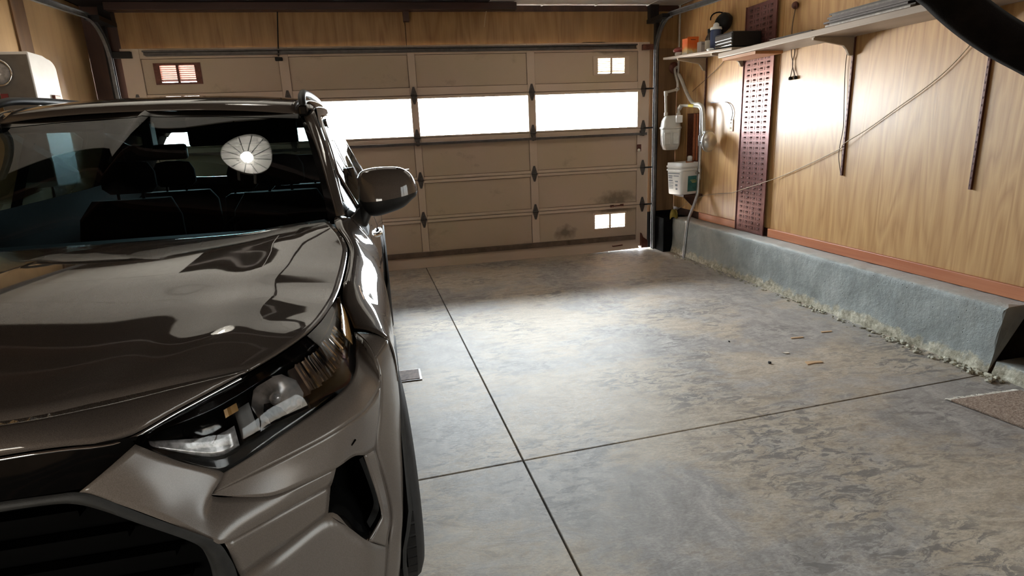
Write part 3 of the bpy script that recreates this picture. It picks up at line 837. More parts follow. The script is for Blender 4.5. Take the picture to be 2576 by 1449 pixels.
# ---- grille
FO = [(0,-.02,.955),(.2,-.012,.953),(.316,.0,.948),(.385,.002,.946),(.42,.005,.942),(.448,.01,.922),(.489,.02,.882),(.564,.035,.814),(.588,.045,.785),(.599,.05,.752),(.604,.06,.70),(.600,.06,.60),(.58,.055,.47)]
FI = [(0,-.005,.93),(.2,.0,.929),(.306,.012,.926),(.374,.016,.924),(.409,.02,.914),(.442,.025,.892),(.48,.033,.858),(.535,.05,.805),(.552,.056,.780),(.560,.06,.752),(.562,.065,.70),(.556,.065,.60),(.54,.06,.50)]
fo = spline(FO, 5); fi = spline(FI, 5)
rows = []
for t, d in ((0, .0), (.25, -.012), (.75, -.010), (1, .0), (1.0, .05)):
    rows.append([a.lerp(b, t) + Vector((0, d, 0)) for a, b in zip(fo, fi)])
gf = both('grille_surround', [rows], CM['matte_grey'])
GB = [(.0,.93),(.30,.925),(.41,.905),(.46,.86),(.545,.78),(.565,.72),(.56,.60),(.54,.44)]
grows = []
for w, z in GB[1:]:
    grows.append([Vector((w * k / 8, .085, z)) for k in range(-8, 9)])
grille = MB().grid(grows).build('grille', CM['void'], car)
for i in range(9):
    z = .46 + i * .052
    hw = .53 if z < .76 else .53 - (z - .76) * 1.25
    MB().box((-hw, .055, z - .006), (hw, .08, z + .006)).build('grille_bar', CM['void'], grille)
rows = coons([(0,-.005,1.002),(.314,.028,1.004),(.388,.045,1.0),(.488,.078,.99)], [(0,-.02,.957),(.2,-.012,.956),(.385,.002,.948),(.425,.012,.944)], 16, 5, None, [(.488,.078,.99),(.47,.055,.968),(.425,.012,.944)])
ug = both('upper_grille', [rows], CM['gloss_black'])
# rounded badge plate in the upper grille
MB().lathe([(0, .012), (.05, .012), (.062, .006), (.066, 0)], 28, Matrix.Translation((0, -.012, .978)) @ Matrix.Rotation(math.pi / 2, 4, 'X') @ Matrix.Diagonal((1.15, .5, 1, 1))).build('badge_plate', CM['chrome'], grille)
MB().box((-.86, .40, .20), (.86, .46, .40)).box((-.6, .10, .20), (.6, .16, .46)).box((-.62, .14, .20), (.62, .45, .26)).build('lower_valance', CM['black_plastic'], car, bevel=.02)

# ---- headlamps
LT = [(.788,.722,1.040)] + [(x - .004, y - .004, z - .010) for x, y, z in HS[7:]] + [(.618,.230,1.010),(.535,.138,.996),(.478,.075,.986)]
LBr = [(.789,.720,1.034)] + [(x, y, z) for x, y, z in LB[::-1][1:]]
for s in (1, -1):
    A = resample(spline(LT), 48); B = resample(spline(LBr), 48)
    fl = (lambda r: r) if s > 0 else mir
    rows = []
    for j in range(9):
        t = j / 8
        row = []
        for i, (a, b2) in enumerate(zip(A, B)):
            p = a.lerp(b2, t); w = math.sin(math.pi * t) * min(1, i / 12, (48 - i) / 6)
            p = p + Vector((.010, -.018, .004)) * w
            row.append(p)
        rows.append(row)
    hous = []
    for j in range(9):
        t = j / 8; row = []
        for i, (a, b2) in enumerate(zip(A, B)):
            p = a.lerp(b2, t); w = math.sin(math.pi * t) ** .7 * min(1, i / 10, (48 - i) / 6)
            row.append(p + Vector((-.020, .060, -.02)) * w)
        hous.append(row)
    lamp = MB().grid([fl(r) for r in hous]).build('headlamp', CM['gloss_black'], car)
    # pieces inside, laid between housing and lens: band(i0,i1,t0,t1,depth)
    def band(i0, i1, t0, t1, dep, mat, name, n=6, ridge=0, m=4):
        rws = []
        for j in range(m + 1):
            t = t0 + (t1 - t0) * j / m; row = []
            for i in range(n + 1):
                f = i0 + (i1 - i0) * i / n; k = int(f); q = min(48, k + 1)
                a = A[k].lerp(A[q], f - k); b2 = B[k].lerp(B[q], f - k)
                p = a.lerp(b2, t) + Vector((-.010, .030, -.010)) * dep
                if ridge: p = p + Vector((-.004, .012, 0)) * ridge * (((i * 7919) % 13) / 12.0 if i % 2 else .1 * ((i * 31) % 5))
                row.append(p)
            rws.append(row)
        return MB().grid([fl(r) for r in rws], not ridge).build(name, mat, lamp, solid=.002)
    band(0.5, 48, .02, .22, .15, CM['gloss_black'], 'upper_bezel', 30)
    band(6, 47.5, .80, .99, .25, CM['gloss_black'], 'lower_bezel', 30)
    band(2.5, 11, .62, .93, .15, CM['amber'], 'side_marker', 12)
    band(1.5, 8, .30, .62, .5, CM['gloss_black'], 'side_reflector', 10)
    band(10.5, 15, .35, .74, .9, CM['reflector'], 'turn_reflector', 10, .8)
    band(15.5, 27, .30, .78, 1.0, CM['reflector'], 'ribbed_reflector', 30, 1.3)
    band(35.5, 37.2, .27, .38, .6, CM['amber'], 'indicator_bulb', 4, .4)
    band(36.5, 46.5, .52, .80, .4, CM['lamp_white'], 'daylight_guide', 10)
    band(34, 36, .36, .80, .8, CM['grey_trim'], 'divider', 3)
    # main reflector bowl
    f = 30.5; a = A[30].lerp(A[31], .5); b2 = B[30].lerp(B[31], .5); c = a.lerp(b2, .54) + Vector((-.012, .045, -.014))
    if s < 0: c.x = -c.x
    mtx = Matrix.Translation(c) @ Matrix.Rotation(s * .35, 4, 'Z') @ Matrix.Rotation(math.pi / 2 - .25, 4, 'X')
    MB().lathe([(.052, .030), (.050, .026), (.040, .010), (.026, -.004), (.012, -.010), (0, -.011)], 10, mtx).build('reflector_bowl', CM['reflector'], lamp)
    MB().lathe([(0, .012), (.010, .010), (.012, 0), (.012, -.01)], 10, mtx).build('bulb', CM['lamp_white'], lamp)
    orient(MB().grid([fl(r) for r in rows]).build('lens', CM['lens'], lamp, fix=False))

# ---- windscreen, pillars, roof
WSL = [(.598,2.0,1.572),(.656,1.74,1.42),(.702,1.49,1.283),(.723,1.35,1.200),(.728,1.31,1.165)]
WT = [(0,1.915,1.604),(.046,1.93,1.598),(.289,1.955,1.591),(.512,1.985,1.578),(.598,2.0,1.572)]
WB = [(0,1.10,1.150),(.25,1.13,1.150),(.5,1.195,1.152),(.65,1.26,1.158),(.728,1.31,1.165)]
ws = coons(WT, WB, 24, 18, [(0,1.915,1.604),(0,1.60,1.455),(0,1.33,1.300),(0,1.10,1.150)], WSL)
orient(MB().grid([mir(r)[:0:-1] + r for r in ws]).build('windscreen', CM['glass'], car, fix=False))
# black ceramic border
top_b = [[p.lerp(q, k / 2) + Vector((0, -.001, .0012)) for p, q in zip(ws[0], ws[1])] for k in range(3)]
orient(MB().grid([mir(r)[:0:-1] + r for r in top_b]).build('windscreen_border', CM['gloss_black'], car, fix=False))
APL = [(.613,2.02,1.569),(.684,1.72,1.403),(.725,1.5,1.277),(.744,1.4,1.221),(.755,1.34,1.183)]
APR = [(.660,2.05,1.598),(.708,1.82,1.466),(.740,1.66,1.362),(.767,1.51,1.266),(.777,1.44,1.224),(.787,1.365,1.178)]
seal = coons([(x, y, z) for x, y, z in WSL], APL, 16, 3)
both('pillar_seal', [seal], CM['gloss_black'])
pil = coons(APL, APR, 20, 5)
for j, r in enumerate(pil):
    for p in r:
        w = math.sin(math.pi * j / 5); p.x += .010 * w; p.y -= .014 * w; p.z += .004 * w
both('windscreen_pillar', [pil], CM['paint'], solid=.004)
tri = coons([(.755,1.34,1.183),(.775,1.365,1.178)], [(.742,1.30,1.170),(.752,1.30,1.180)], 4, 3)
both('pillar_foot', [tri], CM['gloss_black'])

RC = [(1.915,1.606),(2.02,1.644),(2.2,1.675),(2.5,1.694),(2.9,1.700),(3.3,1.690),(3.7,1.665),(4.15,1.60)]
RS = [(2.0,.598,1.574),(2.08,.592,1.620),(2.25,.588,1.650),(2.6,.583,1.668),(3.0,.578,1.668),(3.4,.570,1.655),(3.8,.558,1.625),(4.15,.53,1.57)]
rrows = []
cl = resample(spline([(0, a, b) for a, b in RC]), 24); sl = resample(spline([(b, a, c) for a, b, c in RS]), 24)
for a, b2 in zip(cl, sl):
    row = []
    for i in range(17):
        t = i / 16
        row.append(Vector((b2.x * t, a.y + (b2.y - a.y) * t ** 2, a.z + (b2.z - a.z) * t ** 2.6)))
    rrows.append(mir(row)[:0:-1] + row)
orient(MB().grid(rrows).build('roof', CM['paint'], car, fix=False), .006)
# cant rail (painted roof side) down to the window line
CT = [(.598,2.0,1.574),(.592,2.08,1.618),(.588,2.25,1.648),(.583,2.6,1.666),(.575,3.2,1.660),(.562,3.7,1.634),(.53,4.15,1.57)]
CB = [(.660,2.03,1.592),(.670,2.12,1.604),(.672,2.3,1.612),(.670,2.7,1.620),(.660,3.2,1.612),(.640,3.7,1.585),(.60,4.15,1.52)]
cant = pairs(CT, CB, 6, 6)
for j, r in enumerate(cant):
    for p in r: p.z += .012 * math.sin(math.pi * j / 6); p.x += .004 * math.sin(math.pi * j / 6)
both('roof_side', [cant], CM['paint'], solid=.004)
for s in (1, -1):
    pts = [(.618,2.0,1.60),(.614,2.04,1.640),(.610,2.12,1.664),(.606,2.25,1.678),(.600,2.6,1.690),(.594,3.1,1.690),(.585,3.5,1.675),(.580,3.68,1.650),(.578,3.74,1.62)]
    MB().tube([(s * p.x, p.y, p.z) for p in spline(pts, 6)], .017, 10).build('roof_rail', CM['black_plastic'], car)
    MB().box((s * .618 - .020, 1.985, 1.562), (s * .618 + .020, 2.06, 1.612)).build('rail_foot', CM['gloss_black'], car, bevel=.01)

# ---- side windows: glass, frame, chrome belt strip
def topl(v):
    for a, b in zip(TL, TL[1:]):
        if v <= b[1]:
            t = max(0, (v - a[1]) / (b[1] - a[1])); return Vector(a).lerp(Vector(b), t)
    return Vector(TL[-1])
TL = sorted([tuple(p) for p in spline(APR, 6)], key=lambda p: p[1]) + [tuple(p) for p in spline(CB, 6)][1:]
def sidewin(v0, v1, n, inset0, inset1, mat, name, parent=None):
    sets = []
    rows = []
    for i in range(n + 1):
        v = v0 + (v1 - v0) * i / n
        ub, zb = belt(v); b = Vector((ub, v, zb)); t = topl(v)
        rows.append([b.lerp(t, inset0 + (1 - inset0 - inset1) * k / 6) for k in range(7)])
    return both(name, [rows], mat, parent)
sidewin(1.62, 2.42, 16, .03, .10, CM['glass_side'], 'front_side_window')
sidewin(2.52, 3.30, 14, .03, .08, CM['glass_dark'], 'rear_side_window')
sidewin(3.42, 3.95, 10, .10, .12, CM['glass_dark'], 'quarter_window')
for v0, v1, nm in ((2.42, 2.52, 'centre_pillar'), (3.30, 3.42, 'rear_pillar')):
    sidewin(v0, v1, 3, 0, 0, CM['gloss_black'], nm)
sidewin(3.95, 4.14, 4, 0, 0, CM['paint'], 'tail_pillar')
def vstrip(v0, v1, a, b, off, mat, name, n=20):
    rows = []
    for i in range(n + 1):
        v = v0 + (v1 - v0) * i / n
        ub, zb = belt(v); B_ = Vector((ub, v, zb)); T_ = topl(v)
        rows.append([B_.lerp(T_, a) + Vector((off * .3, 0, 0)), B_.lerp(T_, (a + b) / 2) + Vector((off, 0, 0)), B_.lerp(T_, b) + Vector((off * .3, 0, 0))])
    return both(name, [rows], mat)
vstrip(1.44, 4.0, .88, 1.0, .006, CM['paint'], 'window_frame')
vstrip(1.40, 4.0, -.02, .05, .008, CM['chrome'], 'belt_trim')
# front corner of the window (sail) and slim bright frame edge
rows = []
for i in range(7):
    v = 1.37 + .25 * i / 6
    ub, zb = belt(v); B_ = Vector((ub, v, zb)); T_ = topl(v)
    rows.append([B_.lerp(T_, k / 4) for k in range(5)])
both('window_sail', [rows], CM['gloss_black'])
for s in (1, -1):
    e = []
    for i in range(20):
        v = 1.62 + (2.40 - 1.62) * i / 19
        ub, zb = belt(v); p = Vector((ub, v, zb)).lerp(topl(v), .90); e.append((s * (p.x + .004), p.y, p.z))
    ub, zb = belt(1.62); q = Vector((ub, 1.62, zb)).lerp(topl(1.62), .04)
    MB().tube([(s * (q.x + .004), q.y, q.z)] + e, .008, 8).build('window_edge', CM['chrome'], car)

# ---- door mirrors
for s in (1, -1):
    me = empty('door_mirror', (0, 0, 0), parent=car) if False else None
    secs = [  # u, z_low, z_mid, z_top, y_front, y_back
        (.838, 1.190, 1.222, 1.306, 1.53, 1.60), (.856, 1.158, 1.212, 1.328, 1.49, 1.64), (.90, 1.148, 1.213, 1.338, 1.465, 1.67),
        (.96, 1.160, 1.219, 1.339, 1.46, 1.68), (1.01, 1.176, 1.226, 1.333, 1.475, 1.68), (1.045, 1.203, 1.233, 1.312, 1.50, 1.67), (1.064, 1.216, 1.236, 1.280, 1.53, 1.65), (1.071, 1.234, 1.240, 1.250, 1.56, 1.62)]
    def ring2(sec, a0, a1, n):
        u, zl, zm, zt, y0, y1 = sec; out = []
        for k in range(n + 1):
            a = a0 + (a1 - a0) * k / n
            cy, ry = (y0 + y1) / 2, (y1 - y0) / 2
            sn = math.sin(a); cs = math.cos(a)
            e = .55
            y = cy - ry * math.copysign(abs(cs) ** e, cs)
            z = zm + (zt - zm) * abs(sn) ** .8 if sn >= 0 else zm - (zm - zl) * abs(sn) ** .8
            out.append(Vector((s * u, y, z)))
        return out
    S = [Vector(x) for x in ()]
    # resample sections smoothly
    ss = []
    for k in range(len(secs) - 1):
        for t in range(4):
            f = t / 4; p0 = secs[max(k-1, 0)]; p1 = secs[k]; p2 = secs[k+1]; p3 = secs[min(k+2, len(secs)-1)]
            ss.append(tuple(.5 * ((2*b) + (c - a)*f + (2*a - 5*b + 4*c - d)*f*f + (3*b - a - 3*c + d)*f**3) for a, b, c, d in zip(p0, p1, p2, p3)))
    ss.append(secs[-1])
    cap = MB().grid([ring2(q, 0, math.pi, 14) for q in ss]).build('door_mirror', CM['paint'], car)
    MB().grid([ring2(q, math.pi, 2 * math.pi, 14) for q in ss]).build('mirror_base', CM['black_plastic'], cap)
    MB().tube(spline([(s * .832, 1.50, 1.105), (s * .842, 1.515, 1.15), (s * .862, 1.535, 1.185), (s * .90, 1.555, 1.205)], 5), [.016, .020, .026, .028, .030, .031, .032, .032, .033, .034, .035, .036, .038, .040, .042, .044], 10).build('mirror_arm', CM['black_plastic'], cap)
    MB().add([(s * .810, 1.41, 1.165), (s * .838, 1.44, 1.10), (s * .862, 1.50, 1.078), (s * .865, 1.60, 1.10), (s * .845, 1.62, 1.165), (s * .838, 1.50, 1.19)], [(0, 1, 2, 5), (5, 2, 3, 4)]).build('mirror_foot', CM['black_plastic'], cap, solid=.01)
    gl_ = MB().box((s * .87 if s > 0 else -1.05, 1.672, 1.215), (s * 1.05 if s > 0 else -.87, 1.678, 1.32)).build('mirror_glass', CM['chrome'], cap)

# ---- tail
rows = coons([(0,4.16,1.60),(.3,4.15,1.595),(.53,4.12,1.57)], [(0,4.46,1.20),(.4,4.44,1.20),(.66,4.38,1.21)], 12, 6)
orient(MB().grid([mir(r)[:0:-1] + r for r in rows]).build('rear_window', CM['glass_rear'], car, fix=False))
rows = coons([(0,4.46,1.20),(.4,4.44,1.20),(.72,4.36,1.22)], [(0,4.52,.55),(.5,4.51,.55),(.80,4.44,.55)], 12, 8)
for j, r in enumerate(rows):
    for p in r: p.y += .05 * math.sin(math.pi * j / 8)
orient(MB().grid([mir(r)[:0:-1] + r for r in rows]).build('tailgate', CM['paint'], car, fix=False), .006)
MB().box((-.86, 4.30, .28), (.86, 4.58, .58)).build('rear_bumper', CM['matte_grey'], car, bevel=.05)
for s in (1, -1):
    MB().box((s * .66 - .10, 4.45, .98), (s * .66 + .10, 4.53, 1.10)).build('tail_lamp', simple('tail_lamp_red', (.35, .02, .02), .2), car, bevel=.03)
MB().box((-.50, 4.10, 1.60), (.50, 4.34, 1.625)).build('tail_spoiler', CM['paint'], car, bevel=.01)

# ---- underbody and cabin
MB().box((-.78, .55, .20), (.78, 4.35, .30)).build('floor_pan', CM['void'], car)
MB().box((-.62, .42, .45), (.62, 1.22, .90)).build('engine_bay', CM['void'], car)
rows = [[Vector((x, v, z)) for x in [i * .075 - .75 for i in range(21)]] for v, z in ((1.16, 1.135), (1.45, 1.125), (1.70, 1.105), (1.80, 1.06), (1.83, .80))]
MB().grid(rows).build('dashboard', CM['fabric'], car, solid=.01)
MB().box((-.73, 1.20, .55), (.73, 1.24, 1.12)).build('bulkhead', CM['void'], car)
def seat(u, v, w, top, hr_):
    b = MB()
    sec = [(v - .02, .60, w * .5), (v + .02, .85, w * .5), (v + .08, 1.10, w * .46), (v + .13, top, w * .36)]
    rows = []
    for y, z, hw in sec:
        rows.append([Vector((u + hw * math.copysign(abs(math.cos(a)) ** .6, math.cos(a)), y + .06 * math.sin(a), z)) for a in [2 * math.pi * k / 20 for k in range(20)]])
    b.grid(rows, True, True); b.add(rows[-1], [tuple(range(20))])
    b.box((u - w * .48, v - .48, .48), (u + w * .48, v + .02, .62))
    s_ = b.build('seat', CM['fabric'], car)
    h = MB(); rows = []
    for z, k in ((top + .03, .75), (top + .06, 1), (top + .14, 1), (top + .19, .8), (top + .20, .3)):
        rows.append([Vector((u + hr_ * k * math.copysign(abs(math.cos(a)) ** .6, math.cos(a)), v + .13 + .045 * k * math.sin(a), z)) for a in [2 * math.pi * q / 16 for q in range(16)]])
    h.grid(rows, True, True); h.add(rows[-1], [tuple(range(16))])
    h.tube([(u - .06, v + .12, top - .03), (u - .06, v + .12, top + .06)], .008, 6).tube([(u + .06, v + .12, top - .03), (u + .06, v + .12, top + .06)], .008, 6)
    h.build('head_restraint', CM['fabric'], s_)
seat(.38, 2.52, .54, 1.19, .135); seat(-.38, 2.52, .54, 1.19, .135)
seat(.42, 3.42, .58, 1.16, .13); seat(-.42, 3.42, .58, 1.16, .13); seat(0, 3.44, .26, 1.12, .10)
MB().tube([(.38 + .18 * math.cos(a), 1.98 - .07 * math.sin(a), .99 + .165 * math.sin(a)) for a in [2 * math.pi * k / 28 for k in range(29)]], .015, 8).box((.30, 1.96, .94), (.46, 2.0, 1.02)).build('steering_wheel', CM['fabric'], car)
for u0, u1, z0 in ((.12, .58, 1.45), (-.58, -.20, 1.53)):
    MB().box((u0, 2.0, z0), (u1, 2.025, 1.575)).build('sun_visor', CM['fabric'], car, bevel=.01)
mrr = MB().box((-.125, 1.93, 1.40), (.125, 1.965, 1.465)).box((-.02, 1.86, 1.44), (.02, 1.94, 1.56)).build('rear_view_mirror', CM['black_plastic'], car, bevel=.012)
orient(MB().grid([[Vector((x, v, z)) for x in (-.60, -.3, 0, .3, .60)] for v, z in ((1.98, 1.56), (2.3, 1.605), (3.0, 1.615), (4.1, 1.55))]).build('headliner', CM['fabric'], car, fix=False))
for s in (1, -1):
    pl_ = coons([(s * .60, 2.06, 1.555), (s * .66, 1.80, 1.42), (s * .72, 1.55, 1.27), (s * .735, 1.42, 1.17)], [(s * .64, 2.12, 1.57), (s * .70, 1.88, 1.44), (s * .755, 1.62, 1.27), (s * .77, 1.5, 1.17)], 10, 2)
    MB().grid(pl_).build('pillar_trim', CM['grey_trim'], car)
    dr = []
    for v in (1.40, 1.7, 2.0, 2.4, 2.8, 3.2, 3.6, 4.0, 4.3):
        ub, zb = belt(v)
        dr.append([Vector((s * (ub - .012), v, zb + .030)), Vector((s * (ub - .016), v, zb - .01)), Vector((s * .795, v, zb - .06)), Vector((s * .78, v, .80)), Vector((s * .77, v, .34))])
    MB().grid(dr).build('door_card', CM['fabric'], car)
    cr = []
    for v in (1.50, 1.62, 1.8, 1.95, 2.1, 2.4, 2.8, 3.2, 3.6, 4.0):
        ub, zb = belt(v); B_ = Vector((ub, v, zb)); T_ = topl(v)
        cr.append([Vector((s * (q.x - .014), q.y, q.z - .004)) for q in (B_.lerp(T_, .86), B_.lerp(T_, .95), B_.lerp(T_, 1.0) + Vector((-.03, 0, .0)))])
    MB().grid(cr).build('roof_lining_edge', CM['fabric'], car)
# ---- wheels
def wheel(u, v, s, steer):
    e = Matrix.Translation((u, v, .362)) @ Matrix.Rotation(steer, 4, 'Z') @ Matrix.Rotation(math.pi / 2, 4, 'Y')
    prof = [(.235, -.095), (.27, -.110), (.315, -.113), (.345, -.100), (.358, -.080), (.362, -.045)]
    pr = prof + [(.362, 0)] + [(r, -h) for r, h in prof[::-1]]
    ty = MB().lathe(pr, 56, e).build('tyre', CM['tyre'], car)
    # tread blocks
    b = MB()
    for k in range(56):
        a = 2 * math.pi * k / 56
        for h0, h1, off in ((-.085, -.035, 0), (-.025, .025, .5), (.035, .085, 0)):
            a2 = a + off * 2 * math.pi / 56
            m2 = e @ Matrix.Rotation(a2, 4, 'Z')
            b.box((.355, -.015, h0), (.3665 if abs(h0) < .08 and h1 < .08 else .361, .015, h1), m2)
    b.build('tread', CM['tyre'], ty)
    rim = MB().lathe([(.238, -.10), (.238, .10), (.225, .105), (.215, .08), (.215, -.09)], 40, e).build('wheel_rim', CM['alloy'], ty)
    sgn = 1 if s > 0 else -1
    for k in range(5):
        m2 = e @ Matrix.Rotation(2 * math.pi * k / 5, 4, 'Z')
        z0 = .075 * sgn
        MB().add([m2 @ Vector(p) for p in ((.04, -.035, z0), (.22, -.022, z0 + .01 * sgn), (.22, .022, z0 + .01 * sgn), (.04, .035, z0), (.04, -.03, z0 - .03 * sgn), (.22, -.018, z0 - .02 * sgn), (.22, .018, z0 - .02 * sgn), (.04, .03, z0 - .03 * sgn))],
                 [(0,3,2,1),(4,5,6,7),(0,1,5,4),(1,2,6,5),(2,3,7,6),(3,0,4,7)]).build('spoke', CM['alloy'], ty)
    MB().lathe([(0, .082 * sgn), (.05, .080 * sgn), (.058, .06 * sgn), (.058, .0)], 20, e).build('wheel_hub', CM['alloy'], ty)
    # dark wheel well liner
    rows = []
    for i in range(17):
        a = math.radians(-10 + 200 * i / 16)
        rows.append([Vector((sgn * q, v - .42 * math.cos(a), .36 + .42 * math.sin(a))) for q in (.60, .75, .90)])
    MB().grid(rows).build('wheel_well', CM['void'], car)
wheel(.818, .93, 1, math.radians(4)); wheel(-.808, .93, -1, math.radians(4))
wheel(.815, 3.62, 1, 0); wheel(-.815, 3.62, -1, 0)

# ================================================================ ALONG THE RIGHT WALL
MAT['brown_paint'] = simple('brown_enamel', (.10, .034, .026), .4, .2, .15, 30)
MAT['slot_brown'] = simple('slot_shadow', (.035, .014, .011), .8)
MAT['maroon'] = simple('maroon_steel_sheet', (.155, .062, .055), .34, .45, .2, 25)
MAT['bracket'] = simple('beige_bracket_enamel', (.30, .245, .185), .5)
# slotted shelf standards
def standard(y, z0, z1, label):
    e = empty('shelf_standard', (XR, y, z0)); tag(e, label, 'shelf standard', 'slotted shelf standards on the plywood')
    MB().box((-.016, -.009, 0), (0, .009, z1 - z0)).build('channel', MAT['brown_paint'], e, bevel=.0015)
    b = MB(); n = int((z1 - z0) / .042)
    for i in range(n):
        z = .02 + i * .042
        b.box((-.0168, -.0022, z), (-.0155, .0022, z + .014))
    o = b.build('slots', MAT['slot_brown'], e); o['kind'] = 'stuff'
standard(-.61, 1.50, 2.12, 'short slotted shelf standard right behind the curved pipe')
standard(-1.302, 1.60, 2.08, 'slotted shelf standard half hidden by the perforated maroon panel')
standard(-2.677, 1.02, 2.02, 'brown slotted shelf standard in the middle of the right wall')
standard(-3.733, 1.00, 2.02, 'brown slotted shelf standard nearest the camera')
def bracket(y, ztop, L, label):
    e = empty('shelf_bracket', (XR - .02, y, ztop)); tag(e, label, 'shelf bracket', 'brackets under the wall shelf')
    poly = [(0, 0), (-L, 0), (-L, -.02), (-L * .55, -.042), (-L * .25, -.060), (-.055, -.085), (-.03, -.125), (0, -.13)]
    MB().prism(poly, -.012, .012, 1).build('arm', MAT['bracket'], e, bevel=.004)
    MB().box((-L, -.022, -.004), (0, .022, 0)).build('flange', MAT['bracket'], e)
bracket(-.61, 2.118, .32, 'beige shelf bracket at the far end above the gas meter')
bracket(-1.302, 2.0835, .34, 'beige shelf bracket beside the top of the perforated panel')
bracket(-2.677, 2.018, .34, 'beige shelf bracket above the middle standard')
bracket(-3.733, 2.018, .34, 'beige shelf bracket hidden behind the hanging hose')
# two shelf boards
sb = MB().add([(.06, -.335, 2.135), (.42, -.335, 2.135), (.42, -1.66, 2.066), (.06, -1.66, 2.066), (.06, -.335, 2.157), (.42, -.335, 2.157), (.42, -1.66, 2.088), (.06, -1.66, 2.088)], [(0,3,2,1),(4,5,6,7),(0,1,5,4),(1,2,6,5),(2,3,7,6),(3,0,4,7)]).build('shelf_board', MAT['shelf_wood'], None, bevel=.003)
tag(sb, 'pale sloping shelf board carrying the orange box and bottles', 'shelf', 'wall shelf boards')
sb2 = MB().box((.06, -5.6, 2.020), (.42, -1.44, 2.062)).build('shelf_board', MAT['shelf_wood'], None, bevel=.004)
tag(sb2, 'long thick pale shelf board running towards the camera along the right wall', 'shelf', 'wall shelf boards')
def zs(y): return 2.157 + (y + .335) * .0521 + .0005
ws_ = MB().box((.10, -1.95, 1.996), (.36, -1.45, 2.019)).build('wooden_slat', plywood('orange_pine', (.30, .12, .04), (.46, .22, .09), 'y', .5, 6)); tag(ws_, 'short reddish wooden slat fixed under the shelf board', 'slat')

# things on the shelf
e = empty('lidded_cup', (.20, -.42, zs(-.42))); tag(e, 'small white cup with a red mushroom-shaped lid at the far end of the shelf', 'cup')
MB().lathe([(0, 0), (.035, 0), (.042, .03), (.034, .05)], 20).build('cup', MAT['white_plastic'], e)
MB().lathe([(.040, .045), (.056, .052), (.060, .066), (.045, .085), (.018, .094), (0, .095)], 20).build('lid', simple('red_lid', (.30, .05, .045), .4), e)
MB().lathe([(0, .094), (.052, .076), (.060, .072)], 20).build('lid_top', simple('pale_pink_lid', (.62, .48, .44), .4), e)
e = empty('carton', (.235, -.60, zs(-.60)), (0, 0, .15)); tag(e, 'bright orange and yellow cardboard carton with a hand slot', 'carton')
def carton_mat():
    t = NT('orange_carton_print'); t.set(Roughness=.5)
    s = t.n.new('ShaderNodeSeparateXYZ'); t.l.new(t.co, s.inputs[0])
    n = t.noise(t.map((1, 1, 1), rot=(0, .6, 0)), scale=11, detail=2, dist=1.2)
    f = t.math('ADD', t.math('MULTIPLY', s.outputs['Z'], 5.2), t.math('MULTIPLY', t.math('SUBTRACT', n, .5), .55))
    t.color(t.ramp(f, (.06, (.80, .76, .64)), (.20, (.95, .70, .28)), (.38, (.90, .25, .06)), (.60, (.86, .16, .03)), (.85, (.90, .20, .04))))
    return t.m
MB().box((-.07, -.045, 0), (.07, .045, .165)).build('box', carton_mat(), e, bevel=.003)
MB().prism([(-.07, .165), (.07, .165), (.07, .18), (-.07, .175)], -.045, -.040, 1).build('flap', carton_mat(), e)
MB().box((-.03, -.0462, .146), (.03, -.0452, .153)).build('hand_slot', simple('slot_shadow_brown', (.20, .035, .02), .8), e)
e = empty('small_box', (.255, -.80, zs(-.80)), (0, 0, .2)); tag(e, 'small greyish white box between the orange carton and the brown bottle', 'box')
MB().box((-.036, -.03, 0), (.036, .03, .115)).build('box', simple('grey_white_card', (.60, .54, .50), .55), e, bevel=.003)
MB().box((-.03, -.0308, .085), (.03, -.0302, .10)).build('printed_band', simple('grey_print', (.36, .33, .32), .6), e)
e = empty('bottle', (.255, -.935, zs(-.935))); tag(e, 'narrow dark brown bottle with a pale label on the shelf', 'bottle')
MB().lathe([(0, 0), (.036, 0), (.038, .01), (.038, .125), (.030, .150), (.017, .172), (.015, .19)], 22).build('body', simple('brown_bottle_glass', (.055, .032, .018), .2), e)
MB().lathe([(.018, .185), (.018, .222), (0, .223)], 18).build('cap', CM['black_plastic'], e)
MB().lathe([(.0386, .03), (.0386, .115)], 22).build('label', simple('cream_label', (.52, .47, .38), .6), e)
e = empty('canister', (.235, -1.09, zs(-1.09))); tag(e, 'dark blue canister with a white screw cap on the shelf', 'canister')
MB().lathe([(0, 0), (.050, 0), (.052, .01), (.052, .185), (.046, .20)], 26).build('body', simple('navy_plastic', (.035, .055, .12), .3), e)
MB().lathe([(.054, .198), (.056, .206), (.050, .222), (.030, .228), (.026, .25), (.012, .262), (0, .263)], 26).build('cap', MAT['white_plastic'], e)
MB().lathe([(.0, .0), (.016, .0)], 16, Matrix.Translation((-.02, -.050, .115)) @ Matrix.Rotation(math.pi / 2, 4, 'X') @ Matrix.Translation((0, 0, .003))).build('round_label', MAT['white_plastic'], e)
e = empty('ridged_case', (.215, -1.46, zs(-1.36)), (0, 0, 0)); tag(e, 'black box with a silver ridged front lying on the shelf', 'appliance')
MB().box((-.115, -.14, 0), (.17, .14, .125)).build('casing', simple('black_casing', (.006, .006, .006), .5), e, bevel=.006)
for i, (z0, z1, m) in enumerate(((.012, .030, 'chrome'), (.040, .058, 'matte'), (.066, .112, 'matte'))):
    MB().box((-.124, -.135, z0), (-.115, .135, z1)).build('front_ridge', CM['chrome'] if m == 'chrome' else simple('dark_silver', (.14, .14, .145), .3, .7), e, bevel=.003)
e = empty('strapped_case', (.325, -1.0, zs(-1.09) + .15)); 
tag(e, 'round black strapped case rising behind the blue canister', 'case')
